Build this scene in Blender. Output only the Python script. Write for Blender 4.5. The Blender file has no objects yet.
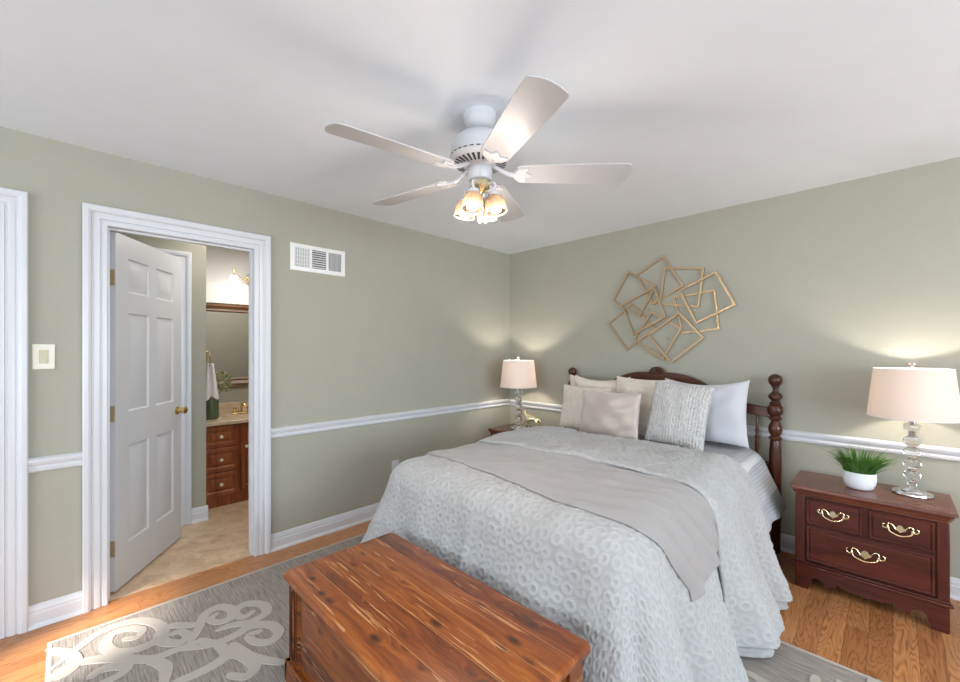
import bpy, bmesh, math, random
import numpy as np
from mathutils import Vector, Matrix, noise as mnoise
random.seed(7)
rng = np.random.default_rng(7)
PI = math.pi
SC = bpy.context.scene
COL = SC.collection

# ------------------------------------------------------------------ camera, world, lights, exposure
CAMH = 1.371
cam_d = bpy.data.cameras.new('camera')
cam = bpy.data.objects.new('camera', cam_d); COL.objects.link(cam)
cam.location = (0, 0, CAMH)
cam.rotation_euler = (PI/2, 0, PI/4)
cam_d.sensor_width = 36; cam_d.lens = 413/960*36
cam_d.shift_y = 9.5/960
cam_d.clip_start = 0.02
SC.camera = cam

w = bpy.data.worlds.new('world'); SC.world = w; w.use_nodes = True
w.node_tree.nodes['Background'].inputs[0].default_value = (0.80, 0.90, 1.0, 1)
w.node_tree.nodes['Background'].inputs[1].default_value = 1.5

def area(name, loc, rot, sx, sy, power, col):
    l = bpy.data.lights.new(name, 'AREA'); l.shape = 'RECTANGLE'; l.size = sx; l.size_y = sy
    l.energy = power; l.color = col
    o = bpy.data.objects.new(name, l); COL.objects.link(o); o.location = loc; o.rotation_euler = rot
    return o
# added area lights for daylight, unseen; the rear one fronts mostly solid wall
area('daylight_panel', (-1.1, -3.12, 1.35), (PI/2+.25, 0, 0), 3.3, 1.5, 84, (0.765, 0.895, 1.0))
area('daylight_panel', (3.12, 1.0, 1.35), (PI/2+.25, 0, PI/2), 3.3, 1.5, 82, (0.765, 0.895, 1.0))
# added fill aimed up to brighten the ceiling, like a bounced flash
area('ceiling_fill', (1.2, -1.3, 1.5), (PI, 0, 0), 1.2, 1.2, 34, (0.80, 0.91, 1.0))
sun_d = bpy.data.lights.new('sun', 'SUN'); sun_d.energy = 9.0; sun_d.angle = 0.05; sun_d.color = (1.0, 0.93, 0.84)
sun = bpy.data.objects.new('sun', sun_d); COL.objects.link(sun)
SUN_DIR = Vector((-1.6, 3.3, -2.0)).normalized()
sun.rotation_euler = SUN_DIR.to_track_quat('-Z', 'Y').to_euler()

SC.view_settings.view_transform = 'Standard'
SC.view_settings.look = 'None'
SC.view_settings.gamma = 1.0
SC.view_settings.use_curve_mapping = False
SC.view_settings.exposure = 0.82
SC.cycles.max_bounces = 10
SC.cycles.diffuse_bounces = 6
SC.cycles.transmission_bounces = 10
SC.cycles.caustics_reflective = False
SC.cycles.caustics_refractive = False
SC.cycles.sample_clamp_indirect = 6

# ------------------------------------------------------------------ materials
def s2l(c):
    return tuple((x/12.92 if x <= .04045 else ((x+.055)/1.055)**2.4) for x in c)
def rgb(r, g, b): return s2l((r/255, g/255, b/255)) + (1,)

class NT:
    def __init__(s, name):
        s.m = bpy.data.materials.new(name); s.m.use_nodes = True
        s.t = s.m.node_tree; s.b = s.t.nodes['Principled BSDF']
        s.out = s.t.nodes['Material Output']
    def n(s, kind, **kw):
        x = s.t.nodes.new(kind)
        for k, v in kw.items():
            if k.startswith('_'): setattr(x, k[1:], v)
        return x
    def link(s, a, b): s.t.links.new(a, b)
    def setin(s, node, key, v):
        if hasattr(v, 'is_output'): s.link(v, node.inputs[key])
        else: node.inputs[key].default_value = v
    def math(s, op, a, b=0.0, c=0.0):
        x = s.t.nodes.new('ShaderNodeMath'); x.operation = op
        s.setin(x, 0, a); s.setin(x, 1, b); s.setin(x, 2, c)
        return x.outputs[0]
    def coord(s, which='Object'):
        return s.t.nodes.new('ShaderNodeTexCoord').outputs[which]
    def mapping(s, vec, scale=(1, 1, 1), loc=(0, 0, 0), rot=(0, 0, 0)):
        x = s.t.nodes.new('ShaderNodeMapping'); s.link(vec, x.inputs[0])
        x.inputs['Scale'].default_value = scale; x.inputs['Location'].default_value = loc; x.inputs['Rotation'].default_value = rot
        return x.outputs[0]
    def noise(s, vec, scale=5, detail=3, rough=.5, dist=0.0, out='Fac'):
        x = s.t.nodes.new('ShaderNodeTexNoise'); s.link(vec, x.inputs['Vector'])
        x.inputs['Scale'].default_value = scale; x.inputs['Detail'].default_value = detail
        x.inputs['Roughness'].default_value = rough; x.inputs['Distortion'].default_value = dist
        return x.outputs[out]
    def vor(s, vec, scale=5, feature='F1', rand=1.0, out='Distance'):
        x = s.t.nodes.new('ShaderNodeTexVoronoi'); s.link(vec, x.inputs['Vector']); x.feature = feature
        x.inputs['Scale'].default_value = scale; x.inputs['Randomness'].default_value = rand
        return x.outputs[out]
    def white(s, vec, dim='3D', out='Value'):
        x = s.t.nodes.new('ShaderNodeTexWhiteNoise'); x.noise_dimensions = dim
        s.link(vec, x.inputs['W' if dim == '1D' else 'Vector'])
        return x.outputs[out]
    def sep(s, vec):
        x = s.t.nodes.new('ShaderNodeSeparateXYZ'); s.link(vec, x.inputs[0]); return x.outputs
    def comb(s, a, b, c=0.0):
        x = s.t.nodes.new('ShaderNodeCombineXYZ'); s.setin(x, 0, a); s.setin(x, 1, b); s.setin(x, 2, c); return x.outputs[0]
    def ramp(s, fac, stops):
        x = s.t.nodes.new('ShaderNodeValToRGB'); s.link(fac, x.inputs[0])
        e = x.color_ramp.elements
        while len(e) < len(stops): e.new(.5)
        for k, (p, c) in enumerate(stops): e[k].position = p; e[k].color = c
        return x.outputs[0]
    def mix(s, fac, a, b, mode='MIX'):
        x = s.t.nodes.new('ShaderNodeMix'); x.data_type = 'RGBA'; x.blend_type = mode
        s.setin(x, 'Factor', fac); s.setin(x, 6, a); s.setin(x, 7, b)
        return x.outputs[2]
    def bump(s, h, strength=.3, dist=.01):
        x = s.t.nodes.new('ShaderNodeBump'); s.link(h, x.inputs['Height'])
        x.inputs['Strength'].default_value = strength; x.inputs['Distance'].default_value = dist
        s.link(x.outputs[0], s.b.inputs['Normal'])
    def p(s, **kw):
        names = dict(col='Base Color', rough='Roughness', metal='Metallic', spec='Specular IOR Level', trans='Transmission Weight',
                     ior='IOR', sheen='Sheen Weight', ecol='Emission Color', estr='Emission Strength', coat='Coat Weight', coatr='Coat Roughness', sss='Subsurface Weight')
        for k, v in kw.items(): s.setin(s.b, names[k], v)
        return s.m

M = {}
def simple(key, col, rough=.5, metal=0.0, bumpy=None, **kw):
    t = NT(key)
    c = t.coord()
    nz = t.noise(c, 6, 2)
    cc = t.mix(nz, tuple(x*.97 for x in col[:3])+(1,), tuple(min(1, x*1.03) for x in col[:3])+(1,))
    t.p(col=cc, rough=rough, metal=metal, **kw)
    if bumpy: t.bump(t.noise(c, bumpy[0], 3), bumpy[1], bumpy[2])
    M[key] = t.m
    return t.m

simple('wall_paint', (.355, .345, .282, 1), .75, bumpy=(220, .12, .002))
simple('ceiling_paint', (.74, .775, .82, 1), .85, bumpy=(160, .1, .002))
simple('white_trim', (.60, .605, .63, 1), .32)
simple('door_white', (.55, .555, .57, 1), .33)
simple('switch_plate', (.72, .70, .60, 1), .4)
simple('switch_rocker', (.50, .46, .32, 1), .4)
simple('dark_slot', (.02, .02, .02, 1), .6)
simple('brass', (.78, .58, .25, 1), .22, 1.0)
simple('pale_brass', (.86, .74, .46, 1), .24, 1.0)
simple('old_brass', (.58, .46, .26, 1), .45, .7)
simple('chrome', (.82, .82, .84, 1), .08, 1.0)
simple('gold_paint', (.42, .29, .16, 1), .38, .55)
simple('fan_white', (.56, .56, .58, 1), .38)
simple('blade_white', (.45, .45, .46, 1), .36)
simple('vent_white', (.78, .78, .76, 1), .4)
simple('vent_hole', (.10, .10, .11, 1), .7)
simple('pot_white', (.75, .77, .80, 1), .55, bumpy=(90, .2, .003))
simple('soil', (.05, .04, .025, 1), .9)
simple('book_white', (.75, .75, .73, 1), .5)
simple('towel_white', (.80, .76, .76, 1), .9, bumpy=(200, .5, .004))
simple('green_ceramic', (.09, .12, .06, 1), .3)
simple('rubber_dark', (.015, .013, .012, 1), .6)
simple('rail_dark', (.035, .02, .014, 1), .5)
simple('mattress_cloth', (.62, .62, .63, 1), .9)
simple('white_upper_wall', (.80, .79, .78, 1), .7)
simple('knob_ceramic', (.8, .74, .62, 1), .2)

def glass(key, col=(1, 1, 1, 1), rough=0.0, ior=1.45):
    t = NT(key); t.p(col=col, rough=rough, trans=1.0, ior=ior); M[key] = t.m
glass('crystal')
t = NT('mirror_glass'); t.p(col=(.85, .87, .86, 1), rough=.02, metal=1.0); M['mirror_glass'] = t.m

def emis(key, col, strength, base=(.8, .8, .8, 1)):
    t = NT(key); t.p(col=base, ecol=col, estr=strength, rough=.4); M[key] = t.m
emis('bulb_glow', (1.0, .85, .65, 1), 5)
emis('sconce_glass', (1.0, .92, .82, 1), 1.3)
emis('fan_bulb', (1.0, .86, .66, 1), .8)

# lamp shade fabric: light passes through
def shade_mat(key, col, tr):
    t = NT(key)
    wv = t.sep(t.coord('Object'))
    weave = t.noise(t.mapping(t.coord(), (60, 60, 400)), 3, 2)
    c = t.mix(weave, tuple(x*.94 for x in col[:3])+(1,), col)
    d = t.n('ShaderNodeBsdfDiffuse'); t.link(c, d.inputs[0])
    q = t.n('ShaderNodeBsdfTranslucent'); t.link(c, q.inputs[0])
    mx = t.n('ShaderNodeMixShader'); mx.inputs[0].default_value = tr
    t.link(d.outputs[0], mx.inputs[1]); t.link(q.outputs[0], mx.inputs[2]); t.link(mx.outputs[0], t.out.inputs[0])
    M[key] = t.m
shade_mat('lamp_fabric', (.84, .755, .69, 1), .36)
# fan light glass: frosted ribbed
t = NT('frosted_glass')
rib = t.math('SINE', t.math('MULTIPLY', t.math('ARCTAN2', t.sep(t.coord())[1], t.sep(t.coord())[0]), 22))
d = t.n('ShaderNodeBsdfTranslucent'); d.inputs[0].default_value = (.42, .33, .25, 1)
g = t.n('ShaderNodeBsdfGlossy'); g.inputs['Roughness'].default_value = .15; g.inputs[0].default_value = (.9, .9, .9, 1)
tr = t.n('ShaderNodeBsdfTransparent'); tr.inputs[0].default_value = (.85, .72, .58, 1)
m1 = t.n('ShaderNodeMixShader'); m1.inputs[0].default_value = .08; t.link(d.outputs[0], m1.inputs[1]); t.link(tr.outputs[0], m1.inputs[2])
m2 = t.n('ShaderNodeMixShader'); m2.inputs[0].default_value = .15; t.link(m1.outputs[0], m2.inputs[1]); t.link(g.outputs[0], m2.inputs[2])
bp = t.n('ShaderNodeBump'); bp.inputs['Strength'].default_value = .35; bp.inputs['Distance'].default_value = .004
t.link(rib, bp.inputs['Height']); t.link(bp.outputs[0], g.inputs['Normal']); t.link(bp.outputs[0], d.inputs['Normal'])
t.link(m2.outputs[0], t.out.inputs[0]); M['frosted_glass'] = t.m

def wood(key, dark, mid, light, axis='x', scale=1.0, rough=.28, coat=.3):
    t = NT(key)
    sc = {'x': (1.2, 14, 14), 'y': (14, 1.2, 14), 'z': (14, 14, 1.2)}[axis]
    sc = tuple(v*scale for v in sc)
    c = t.mapping(t.coord(), sc)
    n1 = t.noise(c, 1.2, 5, .6, .8)
    fine = t.noise(t.mapping(t.coord(), tuple(v*4.5 for v in sc)), 1.5, 3)
    f = t.math('ADD', t.math('MULTIPLY', n1, .75), t.math('MULTIPLY', fine, .25))
    col = t.ramp(f, [(.30, dark), (.5, mid), (.72, light)])
    t.p(col=col, rough=rough, coat=coat*.5, coatr=.15, spec=.35)
    t.bump(fine, .06, .002)
    M[key] = t.m
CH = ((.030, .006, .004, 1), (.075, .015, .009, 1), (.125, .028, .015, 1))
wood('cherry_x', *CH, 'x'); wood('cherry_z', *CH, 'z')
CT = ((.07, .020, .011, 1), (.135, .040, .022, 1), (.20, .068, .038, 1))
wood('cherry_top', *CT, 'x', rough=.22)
BD = ((.025, .007, .003, 1), (.065, .018, .007, 1), (.12, .038, .015, 1))
wood('bed_wood', *BD, 'x'); wood('bed_wood_z', *BD, 'z')
wood('vanity_wood', (.13, .032, .011, 1), (.28, .08, .027, 1), (.42, .145, .052, 1), 'z', rough=.35)
wood('mirror_wood', (.05, .02, .01, 1), (.17, .08, .035, 1), (.30, .16, .08, 1), 'y', 1.6)

# oak strip floor
def floor_mat(key):
    t = NT(key)
    X, Y, Z = t.sep(t.coord('Object'))
    W, L = .083, 1.05
    xi = t.math('DIVIDE', X, W); row = t.math('FLOOR', xi)
    off = t.math('MULTIPLY', t.white(row, '1D'), 5.0)
    yi = t.math('ADD', t.math('DIVIDE', Y, L), off); cell = t.math('FLOOR', yi)
    idv = t.white(t.comb(row, cell))
    fx = t.math('FRACT', xi); fy = t.math('FRACT', yi)
    # cathedral grain
    gx = t.math('ADD', t.math('MULTIPLY', X, 12.0), t.math('MULTIPLY', idv, 37.0))
    gy = t.math('ADD', t.math('MULTIPLY', Y, 1.6), t.math('MULTIPLY', idv, 11.0))
    big = t.noise(t.comb(gx, gy, 0.0), 1.0, 2, .45, .35)
    bands = t.math('FRACT', t.math('MULTIPLY', big, 19.0))
    ring = t.math('ABSOLUTE', t.math('SUBTRACT', bands, .5))
    fine = t.noise(t.comb(t.math('MULTIPLY', X, 160.0), t.math('MULTIPLY', Y, 9.0), idv), 1.0, 3)
    f = t.math('ADD', t.math('MULTIPLY', ring, .9), t.math('MULTIPLY', fine, .5))
    col = t.ramp(f, [(.18, (.22, .08, .026, 1)), (.32, (.36, .148, .052, 1)), (.60, (.46, .205, .078, 1))])
    tone = t.ramp(idv, [(0, (.74, .66, .58, 1)), (.5, (1, 1, 1, 1)), (1, (1.2, 1.2, 1.15, 1))])
    col = t.mix(1.0, col, tone, 'MULTIPLY')
    ex = t.math('MINIMUM', fx, t.math('SUBTRACT', 1.0, fx))
    ey = t.math('MINIMUM', fy, t.math('SUBTRACT', 1.0, fy))
    seam = t.math('MINIMUM', t.math('MULTIPLY', ex, W), t.math('MULTIPLY', ey, L))
    sm = t.math('LESS_THAN', seam, .0011)
    col = t.mix(t.math('MULTIPLY', sm, .6), col, (.07, .022, .01, 1))
    t.p(col=col, rough=t.math('ADD', .24, t.math('MULTIPLY', fine, .14)), spec=.5)
    t.bump(t.math('ADD', t.math('MULTIPLY', ring, .3), t.math('MULTIPLY', sm, -1.0)), .12, .002)
    M[key] = t.m
floor_mat('oak_floor')

# bathroom stone tile
t = NT('stone_tile')
c = t.coord(); X, Y, Z = t.sep(c)
n1 = t.noise(c, 7, 6, .65, 1.2); n2 = t.noise(c, 40, 3)
col = t.ramp(t.math('ADD', t.math('MULTIPLY', n1, .8), t.math('MULTIPLY', n2, .2)),
             [(.3, (.38, .25, .15, 1)), (.5, (.56, .40, .26, 1)), (.7, (.68, .53, .38, 1))])
gx = t.math('FRACT', t.math('DIVIDE', t.math('ADD', X, .05), .33)); gy = t.math('FRACT', t.math('DIVIDE', Y, .33))
gr = t.math('MAXIMUM', t.math('LESS_THAN', gx, .012), t.math('LESS_THAN', gy, .012))
col = t.mix(t.math('MULTIPLY', gr, .5), col, (.42, .33, .24, 1))
t.p(col=col, rough=.35); M['stone_tile'] = t.m

t = NT('tan_stone')
n1 = t.noise(t.coord(), 12, 5, .6, .5)
t.p(col=t.ramp(n1, [(.3, (.50, .37, .25, 1)), (.6, (.66, .52, .38, 1)), (.8, (.75, .63, .50, 1))]), rough=.25); M['tan_stone'] = t.m

# cedar
def cedar(key, k=1.0, boards=True, axis='x'):
    t = NT(key)
    c = t.coord()
    X, Y, Z = t.sep(c)
    if axis == 'z': Y, Z = Z, Y
    bi = t.math('FLOOR', t.math('DIVIDE', t.math('ADD', Y, t.math('MULTIPLY', t.math('SUBTRACT', t.noise(t.comb(t.math('MULTIPLY', X, .0), Y, 0.0), 1), .5), 0.0)), .107))
    bid = t.white(bi, '1D')
    v = t.comb(t.math('ADD', t.math('MULTIPLY', X, 1.6), t.math('MULTIPLY', bid, 17.0)), t.math('MULTIPLY', Y, 15.0), Z)
    kv = t.comb(t.math('ADD', t.math('MULTIPLY', X, 8.0), t.math('MULTIPLY', bid, 9.0)), t.math('MULTIPLY', Y, 17.0), 0.0)
    kn = t.vor(kv, 1.0)
    warp = t.math('MULTIPLY', t.math('POWER', 2.718, t.math('MULTIPLY', kn, -7.0)), 1.6)
    v2 = t.comb(t.math('ADD', t.math('MULTIPLY', X, 1.6), t.math('MULTIPLY', bid, 17.0)), t.math('ADD', t.math('MULTIPLY', Y, 15.0), warp), Z)
    g1 = t.noise(v2, 1.3, 5, .6, .6)
    g2 = t.noise(t.mapping(v2, (3, 6, 1)), 1.5, 5, .7)
    f = t.math('ADD', t.math('MULTIPLY', g1, .58), t.math('MULTIPLY', g2, .42))
    f = t.math('ADD', f, t.math('MULTIPLY', t.math('SUBTRACT', bid, .5), .10))
    col = t.ramp(f, [(.32, (.06*k, .011*k, .002*k, 1)), (.45, (.25*k, .052*k, .006*k, 1)), (.58, (.42*k, .110*k, .014*k, 1)), (.72, (.60*k, .20*k, .032*k, 1))])
    # knots
    sz = t.math('MULTIPLY', t.noise(kv, .9, 1), .55)
    kf = t.math('SUBTRACT', 1.0, t.math('SMOOTH_MIN', 1.0, t.math('DIVIDE', kn, sz), .2))
    kf = t.math('MULTIPLY', t.math('MAXIMUM', kf, 0.0), 1.3)
    col = t.mix(kf, col, (.055*k, .014*k, .007*k, 1))
    # pale sapwood streaks
    st = t.noise(t.comb(t.math('MULTIPLY', X, 4.5), t.math('MULTIPLY', Y, 110.0), bid), 1.0, 2, .5, .2)
    reg = t.noise(t.comb(X, t.math('MULTIPLY', Y, 6.0), 3.3), 2.2, 1)
    s1 = t.math('MULTIPLY', t.math('MULTIPLY', t.math('SUBTRACT', st, .60), 14.0), t.math('GREATER_THAN', reg, .49))
    s1 = t.math('MINIMUM', t.math('MAXIMUM', s1, 0.0), .75)
    col = t.mix(s1, col, (.85*k, .44*k, .18*k, 1))
    fy = t.math('FRACT', t.math('DIVIDE', Y, .107))
    sm = t.math('MULTIPLY', t.math('LESS_THAN', t.math('MINIMUM', fy, t.math('SUBTRACT', 1.0, fy)), .012), t.math('GREATER_THAN', Y, .03))
    col = t.mix(t.math('MULTIPLY', sm, .55), col, (.10*k, .03*k, .012*k, 1) if not boards else (.55, .26, .09, 1))
    t.p(col=col, rough=.33, coat=.15, coatr=.2)
    t.bump(g2, .05, .002)
    M[key] = t.m
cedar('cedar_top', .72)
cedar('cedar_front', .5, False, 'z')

# fabrics
def fabric(key, c1, c2, scale=300, strength=.4, rough=.95, sheen=.2, dist=.002):
    t = NT(key)
    c = t.coord()
    n = t.noise(c, scale, 2); n2 = t.noise(c, 5, 3)
    t.p(col=t.mix(n2, c1, c2), rough=rough, sheen=sheen)
    t.bump(n, strength, dist)
    M[key] = t.m
t = NT('comforter_cloth'); c = t.coord()
at = t.n('ShaderNodeAttribute'); at.attribute_name = 'ring'
t.p(col=t.mix(at.outputs['Fac'], (.365, .362, .358, 1), (.440, .436, .430, 1)), rough=.95, sheen=.2)  # paler chenille rings; the tint also stands in for weak relief shading
t.bump(t.noise(c, 180, 3), .5, .004); M['comforter_cloth'] = t.m
fabric('throw_cloth', (.29, .27, .262, 1), (.32, .298, .29, 1), 350, .35, sheen=.3)
fabric('white_pillow', (.50, .50, .535, 1), (.55, .55, .585, 1), 60, .1)
fabric('cream_pillow', (.62, .54, .46, 1), (.70, .62, .54, 1), 400, .3)
# cream tufted pillow with darker specks
t = NT('cream_tufted'); c = t.coord()
n = t.noise(c, 48, 4, .6, 1.0); r_ = t.noise(t.mapping(c, (1, 1, 9)), 7, 3, .6, .6)
t.p(col=t.mix(t.math('MULTIPLY', n, 1.0), (.52, .45, .38, 1), (.80, .73, .64, 1)), rough=.95); t.bump(t.math('ADD', n, r_), .8, .01); M['cream_tufted'] = t.m
# knobbly knit: vertical cords broken up
t = NT('knit_pillow'); c = t.coord()
n = t.noise(t.mapping(c, (110, 60, 60)), 1.0, 2, .6, .5); 
cd = t.math('SINE', t.math('MULTIPLY', t.sep(c)[0], 330.0))
hh = t.math('ADD', t.math('MULTIPLY', cd, .08), n)
t.p(col=t.ramp(hh, [(.15, (.34, .32, .30, 1)), (.4, (.54, .525, .505, 1)), (.65, (.68, .67, .655, 1))]), rough=.95); t.bump(hh, 1.0, .02); M['knit_pillow'] = t.m
# velvet
t = NT('taupe_velvet'); c = t.coord()
n = t.noise(c, 5, 3, .5, .5)
t.p(col=t.mix(n, (.38, .31, .27, 1), (.48, .40, .36, 1)), rough=.38, sheen=.9, spec=.6); t.bump(t.noise(t.mapping(c, (3, 3, 2)), 4, 2), .25, .02); M['taupe_velvet'] = t.m
# waffle quilt
t = NT('quilt_waffle'); c = t.coord('UV'); U, V, _ = t.sep(c)
a1 = t.math('SINE', t.math('MULTIPLY', U, 290.0)); b1 = t.math('SINE', t.math('MULTIPLY', V, 290.0))
hh = t.math('MULTIPLY', t.math('ADD', a1, b1), .25)
t.p(col=t.mix(t.math('ADD', .5, hh), (.31, .315, .33, 1), (.47, .475, .49, 1)), rough=.9); t.bump(hh, .4, .005); M['quilt_waffle'] = t.m
# rug
t = NT('rug_ground'); c = t.coord()
st = t.noise(t.mapping(c, (9, 150, 1)), 1.0, 2, .6); n2 = t.noise(c, 300, 2)
f = t.math('ADD', t.math('MULTIPLY', st, .75), t.math('MULTIPLY', n2, .25))
t.p(col=t.ramp(f, [(.3, (.155, .132, .115, 1)), (.5, (.27, .235, .208, 1)), (.7, (.385, .34, .305, 1))]), rough=.95); t.bump(f, .6, .004); M['rug_ground'] = t.m
t = NT('rug_scroll'); c = t.coord()
n2 = t.noise(c, 260, 2)
t.p(col=t.mix(n2, (.385, .345, .30, 1), (.465, .42, .375, 1)), rough=.95); t.bump(n2, .5, .004); M['rug_scroll'] = t.m
t = NT('grass_blade'); c = t.coord()
t.p(col=t.mix(t.noise(c, 30, 2), (.022, .085, .010, 1), (.13, .29, .05, 1)), rough=.45); M['grass_blade'] = t.m
simple('sage_leaf', (.30, .36, .16, 1), .6)
simple('pale_leaf', (.55, .56, .32, 1), .6)

# ------------------------------------------------------------------ mesh helpers
class MB:
    def __init__(s): s.v = []; s.f = []; s.mi = []; s.cur = 0
    def add(s, vs, fs):
        o = len(s.v); s.v += [tuple(v) for v in vs]
        for f in fs: s.f.append(tuple(i+o for i in f)); s.mi.append(s.cur)
        return s
    def box(s, x0, x1, y0, y1, z0, z1):
        vs = [(x, y, z) for x in (x0, x1) for y in (y0, y1) for z in (z0, z1)]
        return s.add(vs, [(0, 1, 3, 2), (4, 6, 7, 5), (0, 4, 5, 1), (2, 3, 7, 6), (0, 2, 6, 4), (1, 5, 7, 3)])
    def lathe(s, prof, n=32, c=(0, 0, 0), M4=None, cap=True):
        # prof: list of (r, z); axis z
        vs = []; fs = []
        for r, z in prof:
            for k in range(n):
                a = 2*PI*k/n; vs.append(Vector((r*math.cos(a), r*math.sin(a), z)))
        m = len(prof)
        for i in range(m-1):
            for k in range(n):
                k2 = (k+1) % n
                fs.append((i*n+k, i*n+k2, (i+1)*n+k2, (i+1)*n+k))
        if cap:
            if prof[0][0] > 1e-5: fs.append(tuple(range(n-1, -1, -1)))
            if prof[-1][0] > 1e-5: fs.append(tuple((m-1)*n+k for k in range(n)))
        if M4 is not None: vs = [M4 @ v for v in vs]
        vs = [v+Vector(c) for v in vs]
        return s.add(vs, fs)
    def tube(s, pts, rad, n=8, closed=False):
        pts = [Vector(p) for p in pts]; m = len(pts)
        rads = rad if isinstance(rad, (list, tuple)) else [rad]*m
        vs = []; fs = []; up = None
        for i, p in enumerate(pts):
            if closed: d = (pts[(i+1) % m]-pts[i-1]).normalized()
            else: d = (pts[min(i+1, m-1)]-pts[max(i-1, 0)]).normalized()
            if up is None:
                up = Vector((0, 0, 1)) if abs(d.z) < .9 else Vector((1, 0, 0))
            a = d.cross(up)
            if a.length < 1e-4: a = d.orthogonal()
            a.normalize(); b = a.cross(d).normalized(); up = b
            for k in range(n):
                an = 2*PI*k/n; vs.append(p+(a*math.cos(an)+b*math.sin(an))*rads[i])
        for i in range(m if closed else m-1):
            j = (i+1) % m
            for k in range(n):
                k2 = (k+1) % n; fs.append((i*n+k, j*n+k, j*n+k2, i*n+k2))
        if not closed:
            fs.append(tuple(range(n))); fs.append(tuple((m-1)*n+k for k in range(n-1, -1, -1)))
        return s.add(vs, fs)
    def prism(s, poly, f, d0, d1):
        # poly 2d list, f(a,b,d)->xyz
        n = len(poly)
        vs = [f(a, b, d0) for a, b in poly]+[f(a, b, d1) for a, b in poly]
        fs = [tuple(range(n)), tuple(range(2*n-1, n-1, -1))]
        for i in range(n):
            j = (i+1) % n; fs.append((i, i+n, j+n, j))
        return s.add(vs, fs)
    def sweep(s, path, prof, f, closed=False):
        # path: 2d points in a plane; prof: (w outward (left of travel), depth); f(a,b,d)->xyz ; mitred
        n = len(path); m = len(prof); P = [Vector(p) for p in path]
        vs = []; fs = []
        for i in range(n):
            if closed or 0 < i < n-1:
                d0 = (P[i]-P[i-1]).normalized(); d1 = (P[(i+1) % n]-P[i]).normalized()
            elif i == 0: d0 = d1 = (P[1]-P[0]).normalized()
            else: d0 = d1 = (P[-1]-P[-2]).normalized()
            n0 = Vector((-d0.y, d0.x)); n1 = Vector((-d1.y, d1.x))
            b = (n0+n1); b = b/max(b.length_squared/2, 1e-6)
            for wv, dv in prof:
                q = P[i]+b*wv; vs.append(f(q.x, q.y, dv))
        for i in range(n if closed else n-1):
            j = (i+1) % n
            for k in range(m):
                k2 = (k+1) % m; fs.append((i*m+k, i*m+k2, j*m+k2, j*m+k))
        if not closed:
            fs.append(tuple(range(m))); fs.append(tuple((n-1)*m+k for k in range(m-1, -1, -1)))
        return s.add(vs, fs)
    def build(s, name, mats, parent=None, loc=(0, 0, 0), rot=(0, 0, 0), bevel=0, sharp=32, merge=False, seg=2):
        me = bpy.data.meshes.new(name); me.from_pydata(s.v, [], s.f)
        if not isinstance(mats, (list, tuple)): mats = [mats]
        for m_ in mats: me.materials.append(M[m_] if isinstance(m_, str) else m_)
        bm = bmesh.new(); bm.from_mesh(me)
        for f, i in zip(bm.faces, s.mi): f.material_index = i
        if merge: bmesh.ops.remove_doubles(bm, verts=bm.verts, dist=1e-5)
        bmesh.ops.recalc_face_normals(bm, faces=bm.faces)
        for f in bm.faces: f.smooth = True
        for e in bm.edges:
            e.smooth = not (len(e.link_faces) != 2 or e.calc_face_angle(0) > math.radians(sharp))
        bm.to_mesh(me); bm.free()
        o = bpy.data.objects.new(name, me); COL.objects.link(o)
        o.location = loc; o.rotation_euler = rot
        if parent: o.parent = parent
        if bevel:
            b = o.modifiers.new('bevel', 'BEVEL'); b.width = bevel; b.segments = seg; b.limit_method = 'ANGLE'; b.angle_limit = math.radians(40)
            b.harden_normals = False
        return o

def grid(name, P, mat, uv=None, parent=None, loc=(0, 0, 0), closed_u=False, solid=0, off=-1, subd=0):
    nu, nv = P.shape[:2]
    idx = np.arange(nu*nv).reshape(nu, nv)
    a = idx[:-1, :-1].ravel(); b = idx[1:, :-1].ravel(); c = idx[1:, 1:].ravel(); d = idx[:-1, 1:].ravel()
    F = np.stack([a, b, c, d], 1)
    me = bpy.data.meshes.new(name)
    me.vertices.add(nu*nv); me.vertices.foreach_set('co', P.reshape(-1, 3).astype(np.float32).ravel())
    me.loops.add(len(F)*4); me.loops.foreach_set('vertex_index', F.ravel().astype(np.int32))
    me.polygons.add(len(F)); me.polygons.foreach_set('loop_start', np.arange(0, len(F)*4, 4, dtype=np.int32))
    me.polygons.foreach_set('use_smooth', np.ones(len(F), dtype=bool))
    me.update(calc_edges=True)
    if uv is not None:
        l = me.uv_layers.new(name='UVMap'); l.data.foreach_set('uv', uv.reshape(-1, 2)[F.ravel()].astype(np.float32).ravel())
    me.materials.append(M[mat])
    o = bpy.data.objects.new(name, me); COL.objects.link(o); o.location = loc
    if parent: o.parent = parent
    if solid:
        s_ = o.modifiers.new('solid', 'SOLIDIFY'); s_.thickness = solid; s_.offset = off
    return o

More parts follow.
